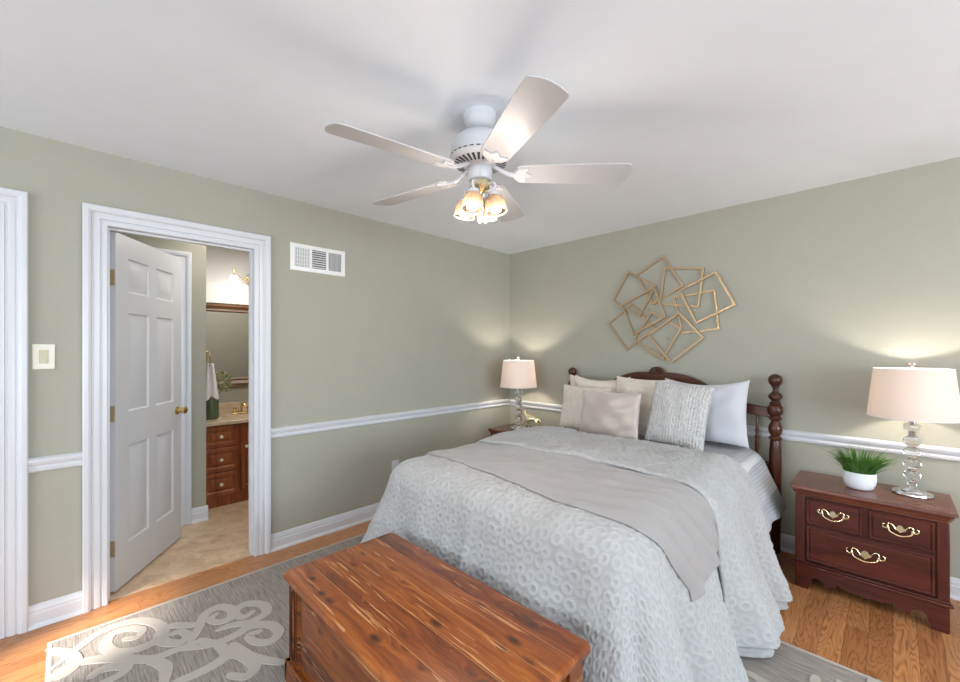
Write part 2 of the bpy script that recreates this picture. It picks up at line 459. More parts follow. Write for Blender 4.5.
def ring_attr(o, R_):
    a = o.data.attributes.new('ring', 'FLOAT', 'POINT'); a.data.foreach_set('value', np.clip(R_, 0, 1).astype(np.float32).ravel())
def tag(o, label=None, cat=None, group=None, kind=None):
    if label: o['label'] = label
    if cat: o['category'] = cat
    if group: o['group'] = group
    if kind: o['kind'] = kind
    return o
def thing(name, label, cat, loc=(0, 0, 0), rz=0, group=None):
    o = bpy.data.objects.new(name, None); COL.objects.link(o); o.location = loc; o.rotation_euler = (0, 0, rz)
    o.empty_display_size = .1
    return tag(o, label, cat, group)
def struct(mb, name, mat, **kw):
    o = mb.build(name, mat, **kw); o['kind'] = 'structure'; return o
def copy_tree(o, parent=None):
    c = o.copy(); COL.objects.link(c); c.parent = parent
    for ch in list(o.children): copy_tree(ch, c)
    return c
def crom(pts, k=8, closed=False):
    P = [Vector(p) for p in pts]; n = len(P); out = []
    rngi = range(n) if closed else range(n-1)
    for i in rngi:
        p0 = P[(i-1) % n] if closed else P[max(i-1, 0)]; p1 = P[i]; p2 = P[(i+1) % n]
        p3 = P[(i+2) % n] if closed else P[min(i+2, n-1)]
        for j in range(k):
            t_ = j/k
            out.append(.5*((2*p1)+(p2-p0)*t_+(2*p0-5*p1+4*p2-p3)*t_*t_+(3*p1-p0-3*p2+p3)*t_**3))
    if not closed: out.append(P[-1])
    return out

# ------------------------------------------------------------------ room shell
XL, YB, ZC = -3.01, 3.481, 2.44
XR, YR = 3.2, -3.2
WT = .11
DY0, DY1, DZ = .157, .880, 2.045       # bathroom doorway
EY0, EY1 = -1.0, -.234                 # second doorway (left edge of picture)
struct(MB().box(XL-.02, XR, YR, YB, -.05, 0), 'floor', 'oak_floor')
struct(MB().box(-4.8, XL-.02, -1.0, 2.6, -.05, -.0), 'floor_bathroom', 'stone_tile')
struct(MB().box(-4.85, XR+.1, YR-.1, YB+.12, ZC, ZC+.06), 'ceiling', 'ceiling_paint')
wl = MB()
def wall_x(mb, x0, x1, y0, y1, holes):
    y = y0
    for a, b, h in holes:
        mb.box(x0, x1, y, a, 0, ZC); mb.box(x0, x1, a, b, h, ZC); y = b
    mb.box(x0, x1, y, y1, 0, ZC)
wall_x(wl, XL-WT, XL, YR, YB+.12, [(EY0-.018, EY1+.018, DZ+.018), (DY0-.018, DY1+.018, DZ+.018)])
struct(wl, 'wall_left', 'wall_paint')
struct(MB().box(XL, XR+.1, YB, YB+.12, 0, ZC), 'wall_back', 'wall_paint')
# right wall with window opening; rear opening added to shape the sun patch
wr = MB(); wr.box(XR, XR+.1, YR, -.7, 0, ZC).box(XR, XR+.1, 2.7, YB, 0, ZC).box(XR, XR+.1, -.7, 2.7, 0, .68).box(XR, XR+.1, -.7, 2.7, 2.22, ZC)
struct(wr, 'wall_right', 'wall_paint')
wr = MB(); wr.box(XL, -2.8, YR-.1, YR, 0, ZC).box(.6, XR+.1, YR-.1, YR, 0, ZC).box(-2.8, .6, YR-.1, YR, 0, 1.7).box(-2.8, .6, YR-.1, YR, 2.22, ZC).box(-2.8, -1.38, YR-.1, YR, 1.7, 2.22).box(-.8, .6, YR-.1, YR, 1.7, 2.22)
struct(wr, 'wall_rear', 'wall_paint')
# window and opening frames
def win_x(name, x, y0, y1, z0, z1):
    m = MB(); w_ = .05
    m.box(x+.02, x+.07, y0, y0+w_, z0, z1).box(x+.02, x+.07, y1-w_, y1, z0, z1).box(x+.02, x+.07, y0, y1, z0, z0+w_).box(x+.02, x+.07, y0, y1, z1-w_, z1)
    m.box(x+.02, x+.07, (y0+y1)/2-.04, (y0+y1)/2+.04, z0, z1)
    return struct(m, name, 'white_trim')
win_x('window_1', XR, -.7, 2.7, .68, 2.22)
m = MB(); y = YR-.07; m.box(-1.38, -1.34, y, y+.05, 1.7, 2.22).box(-.84, -.8, y, y+.05, 1.7, 2.22).box(-1.38, -.8, y, y+.05, 1.7, 1.74).box(-1.38, -.8, y, y+.05, 2.18, 2.22)
struct(m, 'sun_opening', 'white_trim')  # frame of the added rear opening, sized for the sun patch

# casing profile (width outward, depth)
CAS = [(0, 0), (0, .010), (.005, .013), (.022, .013), (.025, .008), (.030, .008), (.033, .015), (.050, .018), (.056, .017), (.059, .014), (.063, .014), (.068, .023), (.078, .027), (.095, .027), (.100, .023), (.100, 0)]
fL = lambda a, b, d: (XL+d, a, b)
def casing(name, y0, y1, z, f=fL, prof=CAS):
    mb = MB(); mb.sweep([(y1, 0), (y1, z), (y0, z), (y0, 0)], [(-w_, d) for w_, d in prof], f)
    return struct(mb, name, 'white_trim', sharp=20)
casing('trim_1', DY0, DY1, DZ)
casing('trim_2', EY0, EY1, DZ)
# jambs with stops
for nm, a, b in (('trim_3', DY0, DY1), ('trim_4', EY0, EY1)):
    mb = MB()
    for y0, y1 in ((a-.018, a), (b, b+.018)): mb.box(XL-WT-.003, XL+.003, y0, y1, 0, DZ)
    mb.box(XL-WT-.003, XL+.003, a-.018, b+.018, DZ, DZ+.018)
    mb.box(XL-.065, XL-.035, a, a+.010, 0, DZ-.01); mb.box(XL-.065, XL-.035, b-.010, b, 0, DZ-.01); mb.box(XL-.065, XL-.035, a, b, DZ-.010, DZ)
    struct(mb, nm, 'white_trim')
BAS = [(0, 0), (0, .016), (.068, .016), (.074, .012), (.086, .012), (.092, .009), (.106, .007), (.112, .003), (.112, 0)]
SHOE = [(0, 0), (0, .026), (.010, .024), (.020, .016), (.020, 0)]
def base_left(mb, y0, y1):
    for pr in (BAS, SHOE): mb.prism(pr, lambda a, b, d: (XL+b, d, a), y0, y1)
mb = MB(); base_left(mb, EY1+.1, DY0-.1); base_left(mb, DY1+.1, YB)
struct(mb, 'baseboard_left', 'white_trim', sharp=20)
mb = MB()
for pr in (BAS, SHOE): mb.prism(pr, lambda a, b, d: (d, YB-b, a), XL, XR)
struct(mb, 'baseboard_back', 'white_trim', sharp=20)
RAIL = [(-.036, 0), (-.036, .008), (-.030, .014), (-.018, .016), (-.013, .010), (-.004, .010), (.002, .018), (.018, .024), (.026, .024), (.032, .016), (.036, .006), (.036, 0)]
ZR = .806
mb = MB()
for y0, y1 in ((EY1+.1, DY0-.1), (DY1+.1, YB)): mb.prism([(a+ZR-.002, b) for a, b in RAIL], lambda a, b, d: (XL+b, d, a), y0, y1)
struct(mb, 'trim_5', 'white_trim', sharp=20)
mb = MB(); mb.prism([(a+ZR-.012, b) for a, b in RAIL], lambda a, b, d: (d, YB-b, a), XL, XR)
struct(mb, 'trim_6', 'white_trim', sharp=20)

# ---- panelled doors
def panel_door(mb, W, H, T, cols, rows):
    """slab in local x 0..W, z 0..H, y -T/2..T/2 with raised panels on both faces"""
    xs = sorted({0, W, *[v for c in cols for v in c]}); zs = sorted({0, H, *[v for r in rows for v in r]})
    for sgn in (-1, 1):
        y0 = sgn*T/2
        for i in range(len(xs)-1):
            for j in range(len(zs)-1):
                a, b, c, d = xs[i], xs[i+1], zs[j], zs[j+1]
                if (a, b) in cols and (c, d) in rows:
                    prev = None
                    for ins, dep in ((0, 0), (.008, .009), (.018, .009), (.040, .001), (None, .002)):
                        y = y0-sgn*dep
                        if ins is None: break
                        ring = [(a+ins, y, c+ins), (b-ins, y, c+ins), (b-ins, y, d-ins), (a+ins, y, d-ins)]
                        if prev:
                            for k in range(4):
                                k2 = (k+1) % 4; mb.add([prev[k], prev[k2], ring[k2], ring[k]], [(0, 1, 2, 3)])
                        prev = ring
                    mb.add(prev, [(0, 1, 2, 3)])
                else:
                    mb.add([(a, y0, c), (b, y0, c), (b, y0, d), (a, y0, d)], [(0, 1, 2, 3)])
    for i in range(len(xs)-1):
        for z in (0, H): mb.add([(xs[i], -T/2, z), (xs[i+1], -T/2, z), (xs[i+1], T/2, z), (xs[i], T/2, z)], [(0, 1, 2, 3)])
    for j in range(len(zs)-1):
        for x in (0, W): mb.add([(x, -T/2, zs[j]), (x, T/2, zs[j]), (x, T/2, zs[j+1]), (x, -T/2, zs[j+1])], [(0, 1, 2, 3)])
    return mb
cols = [(.115, .32), (.40, .605)]; rows = [(.23, .80), (1.00, 1.58), (1.70, 1.90)]
d1 = panel_door(MB(), .705, 2.028, .035, [(.11, .315), (.395, .60)], rows).build('door_1', 'door_white', merge=True, sharp=25)
d1['kind'] = 'structure'
ang = math.atan2(.397, -.582)
d1.location = (XL-WT+.012, DY0+.022, .012); d1.rotation_euler = (0, 0, ang)
# knobs both sides + rose, hinges
for sgn in (-1, 1):
    mk = MB(); Mx = Matrix.Rotation(-sgn*PI/2, 4, 'X')
    mk.lathe([(.028, 0), (.028, .004), (.022, .008), (.010, .010), (.009, .028), (.020, .034), (.027, .045), (.026, .056), (.016, .064), (0, .066)], 24, (.645, sgn*.0175, .93), Mx)
    mk.build('door_knob', 'brass', d1)
for z in (.24, 1.0, 1.77):
    mk = MB(); mk.box(-.0025, .001, -.014, .0195, z-.045, z+.045); mk.tube([(-.003, .021, z-.047), (-.003, .021, z+.047)], .006, 10)
    mk.build('hinge', 'old_brass', d1)

# ---- bathroom shell
BX = -3.95
wb = MB(); wall_x(wb, BX-.1, BX, -.8, .80, [(-.17, .597, DZ)]); wb.box(-4.72, BX-.1, .70, .80, 0, ZC)
struct(wb, 'wall_bathroom_left', 'wall_paint')
struct(MB().box(-4.82, -4.72, .7, 2.5, 0, 1.84), 'wall_bathroom_far', 'wall_paint')
struct(MB().box(-4.82, -4.70, .8, 2.4, 1.84, ZC), 'trim_7', 'white_upper_wall')  # white board over the upper part of the far wall
struct(MB().box(-4.82, XL-WT, 2.4, 2.5, 0, ZC), 'wall_bathroom_right', 'wall_paint')
struct(MB().box(-4.0, XL-WT, -.9, -.8, 0, ZC), 'wall_bathroom_near', 'wall_paint')
fB = lambda a, b, d: (BX+d, a, b)
casing('trim_8', -.17, .597, DZ, fB)
mb = MB()
for pr in (BAS, SHOE): mb.prism(pr, lambda a, b, d: (BX+b, d, a), .697, .80+.012)
struct(mb, 'baseboard_bathroom', 'white_trim', sharp=20)
d2 = panel_door(MB(), .76, 2.02, .035, [(.12, .34), (.42, .64)], rows).build('door_2', 'door_white', merge=True, sharp=25)
d2['kind'] = 'structure'; d2.location = (BX-.04, -.167, .008); d2.rotation_euler = (0, 0, PI/2)
mk = MB(); mk.lathe([(.028, 0), (.028, .004), (.010, .010), (.009, .028), (.020, .034), (.027, .045), (.016, .062), (0, .064)], 24, (.07, -.0175, .93), Matrix.Rotation(PI/2, 4, 'X'))
mk.build('door_knob', 'brass', d2)
area('bathroom_fill', (-3.75, 1.3, 2.40), (0, 0, 0), .7, 1.2, 10, (1.0, .95, .88))  # added area light under the bathroom ceiling, with no fixture built

# ---- vanity
v = thing('vanity_cabinet', 'reddish brown bathroom vanity cabinet with raised panel drawers', 'cabinet', (-4.445, 1.5, 0))
# local: x depth -.27...275 (front at +.275 => -4.17), y -.7...7
m = MB(); m.box(-.27, .255, -.695, .80, .10, .71); m.box(-.27, .20, -.69, .795, 0, .10); m.build('body', 'vanity_wood', v)
m = MB(); m.box(.255, .262, -.695, .80, .085, .715); m.build('face_frame', 'vanity_wood', v)
m = MB(); m.box(.20, .262, -.695, .80, 0.0, .085); m.build('plinth', 'vanity_wood', v)
def raised_front(mb, y0, y1, z0, z1, x):
    prev = None
    for ins, d in ((0, 0), (0, .016), (.004, .019), (.035, .019), (.043, .009), (.050, .009), (.070, .018)):
        ring = [(x+d, y0+ins, z0+ins), (x+d, y1-ins, z0+ins), (x+d, y1-ins, z1-ins), (x+d, y0+ins, z1-ins)]
        if prev:
            for k in range(4): mb.add([prev[k], prev[(k+1) % 4], ring[(k+1) % 4], ring[k]], [(0, 1, 2, 3)])
        prev = ring
    mb.add(prev, [(0, 1, 2, 3)]); return mb
for z0, z1 in ((.525, .705), (.31, .515), (.095, .30)):
    d = raised_front(MB(), -.685, -.405, z0, z1, .262).build('drawer', 'vanity_wood', v, sharp=15, merge=True)
    MB().lathe([(.006, 0), (.006, .012), (.015, .018), (.014, .026), (0, .030)], 16, (.275, -.545, (z0+z1)/2), Matrix.Rotation(PI/2, 4, 'Y')).build('knob', 'knob_ceramic', d)
for y0, y1 in ((-.385, .05), (.06, .43), (.44, .78)):
    d = raised_front(MB(), y0, y1, .115, .70, .262).build('cabinet_door', 'vanity_wood', v, sharp=15, merge=True)
    MB().lathe([(.006, 0), (.006, .012), (.015, .018), (.014, .026), (0, .030)], 16, (.275, y0+.04, .5), Matrix.Rotation(PI/2, 4, 'Y')).build('knob', 'knob_ceramic', d)
m = MB(); m.box(-4.718, -4.145, .802, 2.36, .716, .750)
m.build('countertop', 'tan_stone', bevel=.006)
tag(bpy.data.objects['countertop'], 'tan stone countertop on the brown vanity', 'countertop')
m = MB(); m.box(-4.719, -4.70, .802, 2.36, .751, .85)
tag(m.build('backsplash', 'tan_stone', bevel=.002), 'low tan stone backsplash standing behind the vanity counter', 'backsplash')
fa = thing('faucet', 'brass faucet on the tan stone counter', 'faucet', (-4.55, 1.22, .75))
m = MB(); m.box(-.025, .025, -.085, .085, 0, .012); m.build('base_plate', 'brass', fa, bevel=.004)
m = MB(); m.tube(crom([(0, 0, .012), (0, 0, .07), (.03, 0, .10), (.08, 0, .095), (.11, 0, .07)], 5), .010, 10); m.build('spout', 'brass', fa)
for s_ in (-1, 1):
    m = MB(); m.lathe([(.017, .012), (.013, .03), (.010, .04), (.018, .052), (.018, .062), (0, .066)], 16, (0, s_*.06, 0)); m.build('handle', 'brass', fa)
# mirror
mi = thing('wall_mirror', 'wood framed mirror above the vanity', 'mirror', (-4.72, 1.5, 1.06))
m = MB(); m.box(.004, .010, -.66, .82, .03, .70); m.build('mirror_glass', 'mirror_glass', mi)
m = MB(); m.sweep([(-.66, .03), (.82, .03), (.82, .70), (-.66, .70)], [(.008, .0), (.008, .014), (-.004, .022), (-.022, .016), (-.050, .034), (-.068, .030), (-.074, 0)], lambda a, b, d: (d, a, b), closed=True)
m.build('frame', 'mirror_wood', mi, sharp=20)
# sconce
sc = thing('wall_sconce', 'brass wall light with bell shaped white glass shades above the mirror', 'wall light', (-4.70, 1.56, 2.10))
m = MB(); m.lathe([(.075, 0), (.075, .008), (.05, .02), (.02, .03), (0, .032)], 24, (0, -.19, 0), Matrix.Rotation(PI/2, 4, 'Y')); m.build('wall_plate', 'brass', sc)
for yy in (-.40, -.04):
    sg = -1 if yy < -.22 else 1
    m = MB(); m.tube(crom([(.03, -.22, 0), (.09, -.22+sg*.05, .0), (.12, -.22+sg*.10, -.02), (.12, -.22+sg*.14, .01), (.12, yy, .015)], 6), .0055, 8); m.build('arm', 'brass', sc)
    m = MB(); m.lathe([(0, .055), (.008, .05), (.010, .02), (.012, -.005), (.026, -.025), (.028, -.035)], 20, (.12, yy, .02)); m.build('socket_cup', 'brass', sc)
    m = MB(); m.lathe([(.028, -.01), (.034, -.05), (.045, -.08), (.060, -.10), (.070, -.105)], 28, (.12, yy, .02), cap=False)
    m.build('glass_shade', 'sconce_glass', sc)
pl = bpy.data.lights.new('sconce_bulb', 'POINT'); pl.energy = .6; pl.color = (1, .9, .78); pl.shadow_soft_size = .04
for yy in (-.40, -.04):
    o = bpy.data.objects.new('sconce_bulb', pl); COL.objects.link(o); o.location = (-4.56, 1.56+yy, 1.98)
# jar with greenery and towel ring with towel
vs = thing('vase', 'dark green banded vase of pale green foliage on the vanity counter', 'vase', (-4.36, .925, .75))
m = MB(); m.lathe([(.048, 0), (.055, .01), (.060, .03), (.057, .06), (.061, .09), (.057, .12), (.061, .15), (.057, .18), (.060, .21), (.050, .235), (.046, .25), (.040, .24)], 28); m.build('vessel', 'green_ceramic', vs)
m = MB()
for k in range(420):
    a = random.random()*2*PI; r = random.random()**.5*.088; z = .25+random.random()*.20*(1-r*3)+.02*math.sin(a*3)
    c = Vector((r*math.cos(a)*.9, r*math.sin(a)+.055, z)); dr = Vector((math.cos(a), math.sin(a), random.uniform(-.3, .9))).normalized()
    s1 = dr.orthogonal().normalized(); L = random.uniform(.02, .035); m.cur = random.choice((0, 0, 1))
    m.add([c, c+dr*L*.5+s1*L*.3, c+dr*L, c+dr*L*.5-s1*L*.3], [(0, 1, 2, 3)])
m.build('foliage', ['sage_leaf', 'pale_leaf'], vs)
m = MB(); 
for k in range(10):
    a = k*.63; m.tube([(0, 0, .15), (.03*math.cos(a), .03*math.sin(a)+.02, .21), (.06*math.cos(a), .06*math.sin(a)+.03, .27)], .002, 5)
m.build('stem', 'sage_leaf', vs)
tr = thing('towel_ring', 'gold towel ring on the wall left of the vanity', 'towel ring', (-4.14, .80, 1.36))
m = MB(); m.lathe([(.022, 0), (.022, .006), (.008, .012), (.007, .05), (.011, .055), (0, .06)], 16, (0, 0, 0), Matrix.Rotation(-PI/2, 4, 'X')); m.build('mount', 'brass', tr)
m = MB(); m.tube([(.065*math.cos(a), .055, -.065+.065*math.sin(a)) for a in np.linspace(0, 2*PI, 25)[:-1]], .0045, 8, closed=True); m.build('ring', 'brass', tr)
# towel: folded cloth through the ring
nu, nv = 40, 30
U, V = np.meshgrid(np.linspace(0, 1, nu), np.linspace(0, 1, nv), indexing='ij')
wid = .030+.032*V
Px = -4.13+.016*np.sin(U*11)*(1-.3*V); Py = .868+(U-.5)*2*wid*.85+.012*V; Pz = 1.26-.30*V-.015*np.sin(U*8+1)*V
tw = grid('hand_towel', np.stack([Px, Py, Pz], -1), 'towel_white', solid=.008, off=0)
tag(tw, 'white hand towel hanging in the gold ring beside the foliage', 'towel')

# ------------------------------------------------------------------ wall fittings
sw = thing('light_switch', 'cream light switch plate on green wall between the two door frames', 'light switch', (XL, -.0825, 1.34))
m = MB(); m.box(0, .006, -.040, .040, -.063, .063); m.build('plate', 'switch_plate', sw, bevel=.003)
m = MB(); m.box(.006, .010, -.016, .016, -.033, .033); m.build('rocker', 'switch_rocker', sw, bevel=.002)
ou = thing('wall_outlet', 'white wall outlet low on the green wall behind the bed', 'outlet', (XL, 1.985, .375))
m = MB(); m.box(0, .006, -.036, .036, -.058, .058); m.build('plate', 'white_trim', ou, bevel=.003)
for z in (-.022, .022):
    m = MB(); m.box(.006, .0075, -.016, .016, z-.014, z+.014); m.build('socket', 'dark_slot' if False else 'white_trim', ou, bevel=.001)
vt = thing('air_vent', 'white metal air return grille with three louvred sections high on the wall', 'vent', (XL, 1.32, 2.04))
m = MB(); hy, hz = .207, .098
m.sweep([(-hy+.03, -hz+.03), (hy-.03, -hz+.03), (hy-.03, hz-.03), (-hy+.03, hz-.03)], [(0, .001), (0, .010), (-.025, .007), (-.030, .001)], lambda a, b, d: (d, a, b), closed=True)
for yy in (-.062, .062): m.box(.001, .010, yy-.008, yy+.008, -hz+.03, hz-.03)
m.build('frame', 'vent_white', vt, sharp=20)
m = MB(); m.box(.0005, .0015, -hy+.02, hy-.02, -hz+.02, hz-.02); m.build('backing', 'vent_hole', vt)
m = MB()
for k in range(9): y = -.172+k*.0122; m.prism([(y, .002), (y+.006, .008), (y+.007, .008), (y+.001, .002)], lambda a, b, d: (b, a, d), -hz+.03, hz-.03)
for k in range(4): z = -.05+k*.03; m.box(.003, .005, -.175, -.07, z, z+.003)
m.build('louver', 'vent_white', vt)
m = MB()
for k in range(8): z = -.062+k*.0165; m.prism([(z, .008), (z+.008, .002), (z+.009, .002), (z+.001, .008)], lambda a, b, d: (b, d, a), -.054, .054)
m.build('louver', 'vent_white', vt)
m = MB()
for k in range(11): y = .072+k*.0098; m.prism([(y, .008), (y+.007, .003), (y+.008, .003), (y+.0015, .008)], lambda a, b, d: (b, a, d), -hz+.03, hz-.03)
m.build('louver', 'vent_white', vt)

# ------------------------------------------------------------------ wall art
def onback(x, y):
    a = (x-480)/413; z = YB/.70710678/(1+a)
    return ((a-1)*.70710678*z, CAMH+(350.5-y)*z/413)
SQ = [[(388, 88), (490, 240), (335, 335), (250, 185)], [(400, 150), (600, 150), (572, 350), (372, 335)], [(668, 170), (765, 340), (565, 435), (480, 268)],
      [(655, 265), (678, 465), (488, 488), (445, 302)], [(210, 170), (350, 245), (265, 400), (128, 320)], [(345, 250), (402, 402), (238, 495), (178, 345)],
      [(228, 335), (345, 465), (200, 575), (105, 440)], [(330, 378), (482, 465), (390, 622), (240, 522)], [(475, 383), (600, 512), (435, 640), (318, 500)], [(245, 188), (350, 330), (470, 380), (385, 410)]]
art = thing('wall_art', 'gold metal wall sculpture of overlapping square frames above the headboard', 'wall art', (-1.31, YB, 1.62))
for i, q in enumerate(SQ[:9]):
    pts = [onback(590+a/5.244, 240+b/5.244) for a, b in q]
    c = Vector((sum(p[0] for p in pts)/4, sum(p[1] for p in pts)/4)); pts = [Vector(p) for p in pts]
    m = MB(); dz = .006+.011*(i % 3)
    m.sweep([(p.x+1.31, p.y-1.62) for p in pts], [(-.0075, dz), (-.0075, dz+.010), (.0075, dz+.010), (.0075, dz)], lambda a, b, d: (a, -d, b), closed=True)
    m.build('square_frame', 'gold_paint', art, sharp=20)
for a, b in ((-.15, .1), (.2, .05), (0, -.15)):
    MB().box(a-.01, a+.01, -.010, 0, b-.01, b+.01).build('wall_spacer', 'gold_paint', art)

# ------------------------------------------------------------------ ceiling fan
fan = thing('ceiling_fan', 'white five-blade ceiling fan with a cluster of lit glass shades', 'ceiling fan', (-1.325, 1.325, ZC))
MB().lathe([(.074, 0), (.076, -.006), (.074, -.028), (.068, -.034), (.062, -.052), (.048, -.064), (.022, -.068)], 36).build('canopy', 'fan_white', fan)
MB().lathe([(.020, -.06), (.020, -.10), (.028, -.104)], 20).build('downrod', 'fan_white', fan)
MB().lathe([(.02, -.090), (.06, -.094), (.100, -.106), (.124, -.130), (.132, -.155), (.133, -.180), (.126, -.196)], 48).build('motor_housing', 'fan_white', fan)
# vented ring
m = MB(); m.lathe([(.126, -.192), (.137, -.198), (.137, -.206), (.122, -.222), (.066, -.238), (.06, -.238)], 48); vr = m.build('vent_ring', 'fan_white', fan)
m = MB(); m2_ = MB()
for k in range(30):
    a = 2*PI*k/30
    ca, sa = math.cos(a), math.sin(a)
    def q(r, t_, z): return (r*ca-t_*sa, r*sa+t_*ca, z)
    m.add([q(.076, -.004, -.2365), q(.076, .004, -.2365), q(.118, .0065, -.2245), q(.118, -.0065, -.2245)], [(0, 1, 2, 3)])
    m2_.add([q(.1372, -.009, -.199), q(.1372, .009, -.199), q(.1372, .009, -.204), q(.1372, -.009, -.204)], [(0, 1, 2, 3)])
m.build('vent_slot', 'dark_slot', vr); m2_.build('upper_slot', 'dark_slot', vr)
MB().lathe([(.06, -.232), (.055, -.240), (.052, -.246), (.056, -.252), (.056, -.290), (.050, -.300), (.030, -.306)], 36).build('switch_housing', 'fan_white', fan)
MB().lathe([(.034, -.300), (.044, -.308), (.046, -.330), (.036, -.345), (.016, -.352), (.010, -.368), (0, -.372)], 32).build('light_fitter', 'pale_brass', fan)
ZBl = -.268
TILT = -math.radians(12)
for k in range(5):
    a = math.radians(45.3+72*k)
    Rz = Matrix.Rotation(a, 4, 'Z')
    # blade iron
    m = MB(); m.tube(crom([(.060, 0, -.232), (.095, 0, -.252), (.13, 0, -.268), (.17, 0, ZBl-.004)], 5), [.010]*16, 8)
    prof = [(.150, -.012), (.175, -.045), (.215, -.052), (.205, -.02), (.232, 0), (.205, .02), (.215, .052), (.175, .045), (.150, .012)]
    Rt = Matrix.Rotation(TILT, 4, 'X')
    def fi(a_, b_, d_): 
        p_ = Rt @ Vector((a_, b_, d_)); return (p_.x, p_.y, p_.z+ZBl)
    m.prism(prof, fi, -.010, -.003)
    o = m.build('blade_iron', 'fan_white', fan, rot=(0, 0, a)); 
    # blade
    W0, W1, R0, R1 = .062, .076, .165, .67
    pts = [(R0, -W0*.75), (R0+.02, -W0), (R1-.10, -W1), (R1-.02, -W1), (R1-.006, -W1+.006)]
    tip = [(R1-.006, -W1+.006), (R1+.008, -.03), (R1+.011, 0), (R1+.008, .03), (R1-.006, W1-.006)]
    outl = pts+tip[1:-1]+[(x_, -y_) for x_, y_ in reversed(pts)]
    m = MB(); m.prism(outl, fi, -.003, .003)
    b_ = m.build('fan_blade', 'blade_white', fan, rot=(0, 0, a), bevel=.0015)
for k in range(4):
    a = math.radians(20+90*k); ca, sa = math.cos(a), math.sin(a)
    R = .066
    m = MB(); m.tube(crom([(.035*ca, .035*sa, -.322), (.06*ca, .06*sa, -.318), (.075*ca, .075*sa, -.332), (R*ca, R*sa, -.362)], 5), .006, 8)
    m.lathe([(.010, .012), (.024, .004), (.026, -.012), (.022, -.014)], 20, (R*ca, R*sa, -.366)); m.build('light_arm', 'fan_white', fan)
    Rm = Matrix.Rotation(-.18, 4, Vector((-sa, ca, 0)))
    m = MB(); m.lathe([(.022, -.004), (.036, -.014), (.044, -.034), (.047, -.062), (.048, -.080), (.045, -.080), (.043, -.055), (.040, -.035), (.033, -.018), (.022, -.008)], 32, (0, 0, 0), cap=False)
    g = m.build('glass_shade', 'frosted_glass', fan, loc=(R*ca, R*sa, -.374)); g.rotation_euler = Rm.to_euler()
    m = MB(); m.tube([(.0475*math.cos(t_), .0475*math.sin(t_), -.080) for t_ in np.linspace(0, 2*PI, 33)[:-1]], .0018, 6, closed=True); m.build('rim', 'old_brass', g)
    m = MB(); m.lathe([(.010, -.012), (.012, -.024), (.024, -.045), (.028, -.060), (.024, -.074), (.012, -.082), (0, -.084)], 20); m.build('bulb', 'fan_bulb', g)
    l = bpy.data.lights.new('fan_bulb', 'POINT'); l.energy = 4.2; l.color = (1, .90, .80); l.shadow_soft_size = .05
    o = bpy.data.objects.new('fan_bulb', l); COL.objects.link(o); o.location = (-1.325+(R+.022)*ca, 1.325+(R+.022)*sa, ZC-.464)
for (cx, cy, L) in ((.045, -.045, .20), (-.02, .052, .16), (.058, .01, .12)):
    m = MB(); m.tube([(cx, cy, -.285), (cx*1.1, cy*1.1, -.29), (cx*1.1, cy*1.1, -.29-L)], .0012, 6); m.lathe([(0, .010), (.004, .005), (.005, -.008), (.003, -.014), (0, -.015)], 10, (cx*1.1, cy*1.1, -.30-L)); m.build('pull_chain', 'old_brass', fan)

# ------------------------------------------------------------------ rug with carved scrolls
RX0, RX1, RY0, RY1 = -2.785, .27, -.066, 2.37
def onfloor(x, y, Z=.012):
    a = (x-480)/413; z = 413*(CAMH-Z)/(y-350.5)
    return ((a-1)*.70710678*z, (a+1)*.70710678*z)
CUR = [[(150, 425), (250, 345), (330, 290), (430, 258), (505, 268), (520, 305), (450, 345), (370, 358), (338, 335), (360, 300), (415, 282), (455, 287), (438, 310), (400, 316)],
       [(645, 268), (600, 272), (550, 274), (512, 298), (525, 325), (572, 328), (602, 306), (575, 292), (545, 303)],
       [(600, 340), (632, 290), (655, 240), (700, 214), (742, 222), (738, 248), (702, 262), (672, 255), (690, 238)],
       [(690, 290), (740, 272), (805, 260), (852, 232), (842, 206), (785, 204), (752, 232), (778, 247), (808, 230)],
       [(560, 352), (680, 332), (760, 300), (800, 275), (862, 270), (892, 292), (870, 322), (820, 326), (795, 306), (830, 292)],
       [(150, 446), (230, 400), (300, 382), (400, 378), (480, 380), (560, 352), (640, 322)],
       [(545, 460), (640, 422), (722, 372), (700, 335), (640, 320)], [(470, 380), (530, 405), (520, 470)],
       [(280, 445), (330, 412), (400, 402), (392, 425), (330, 455)], [(690, 385), (760, 366), (815, 400), (790, 435), (735, 432)],
       [(740, 330), (800, 372), (905, 392)], [(150, 352), (212, 360), (240, 385), (222, 420), (170, 445)]]
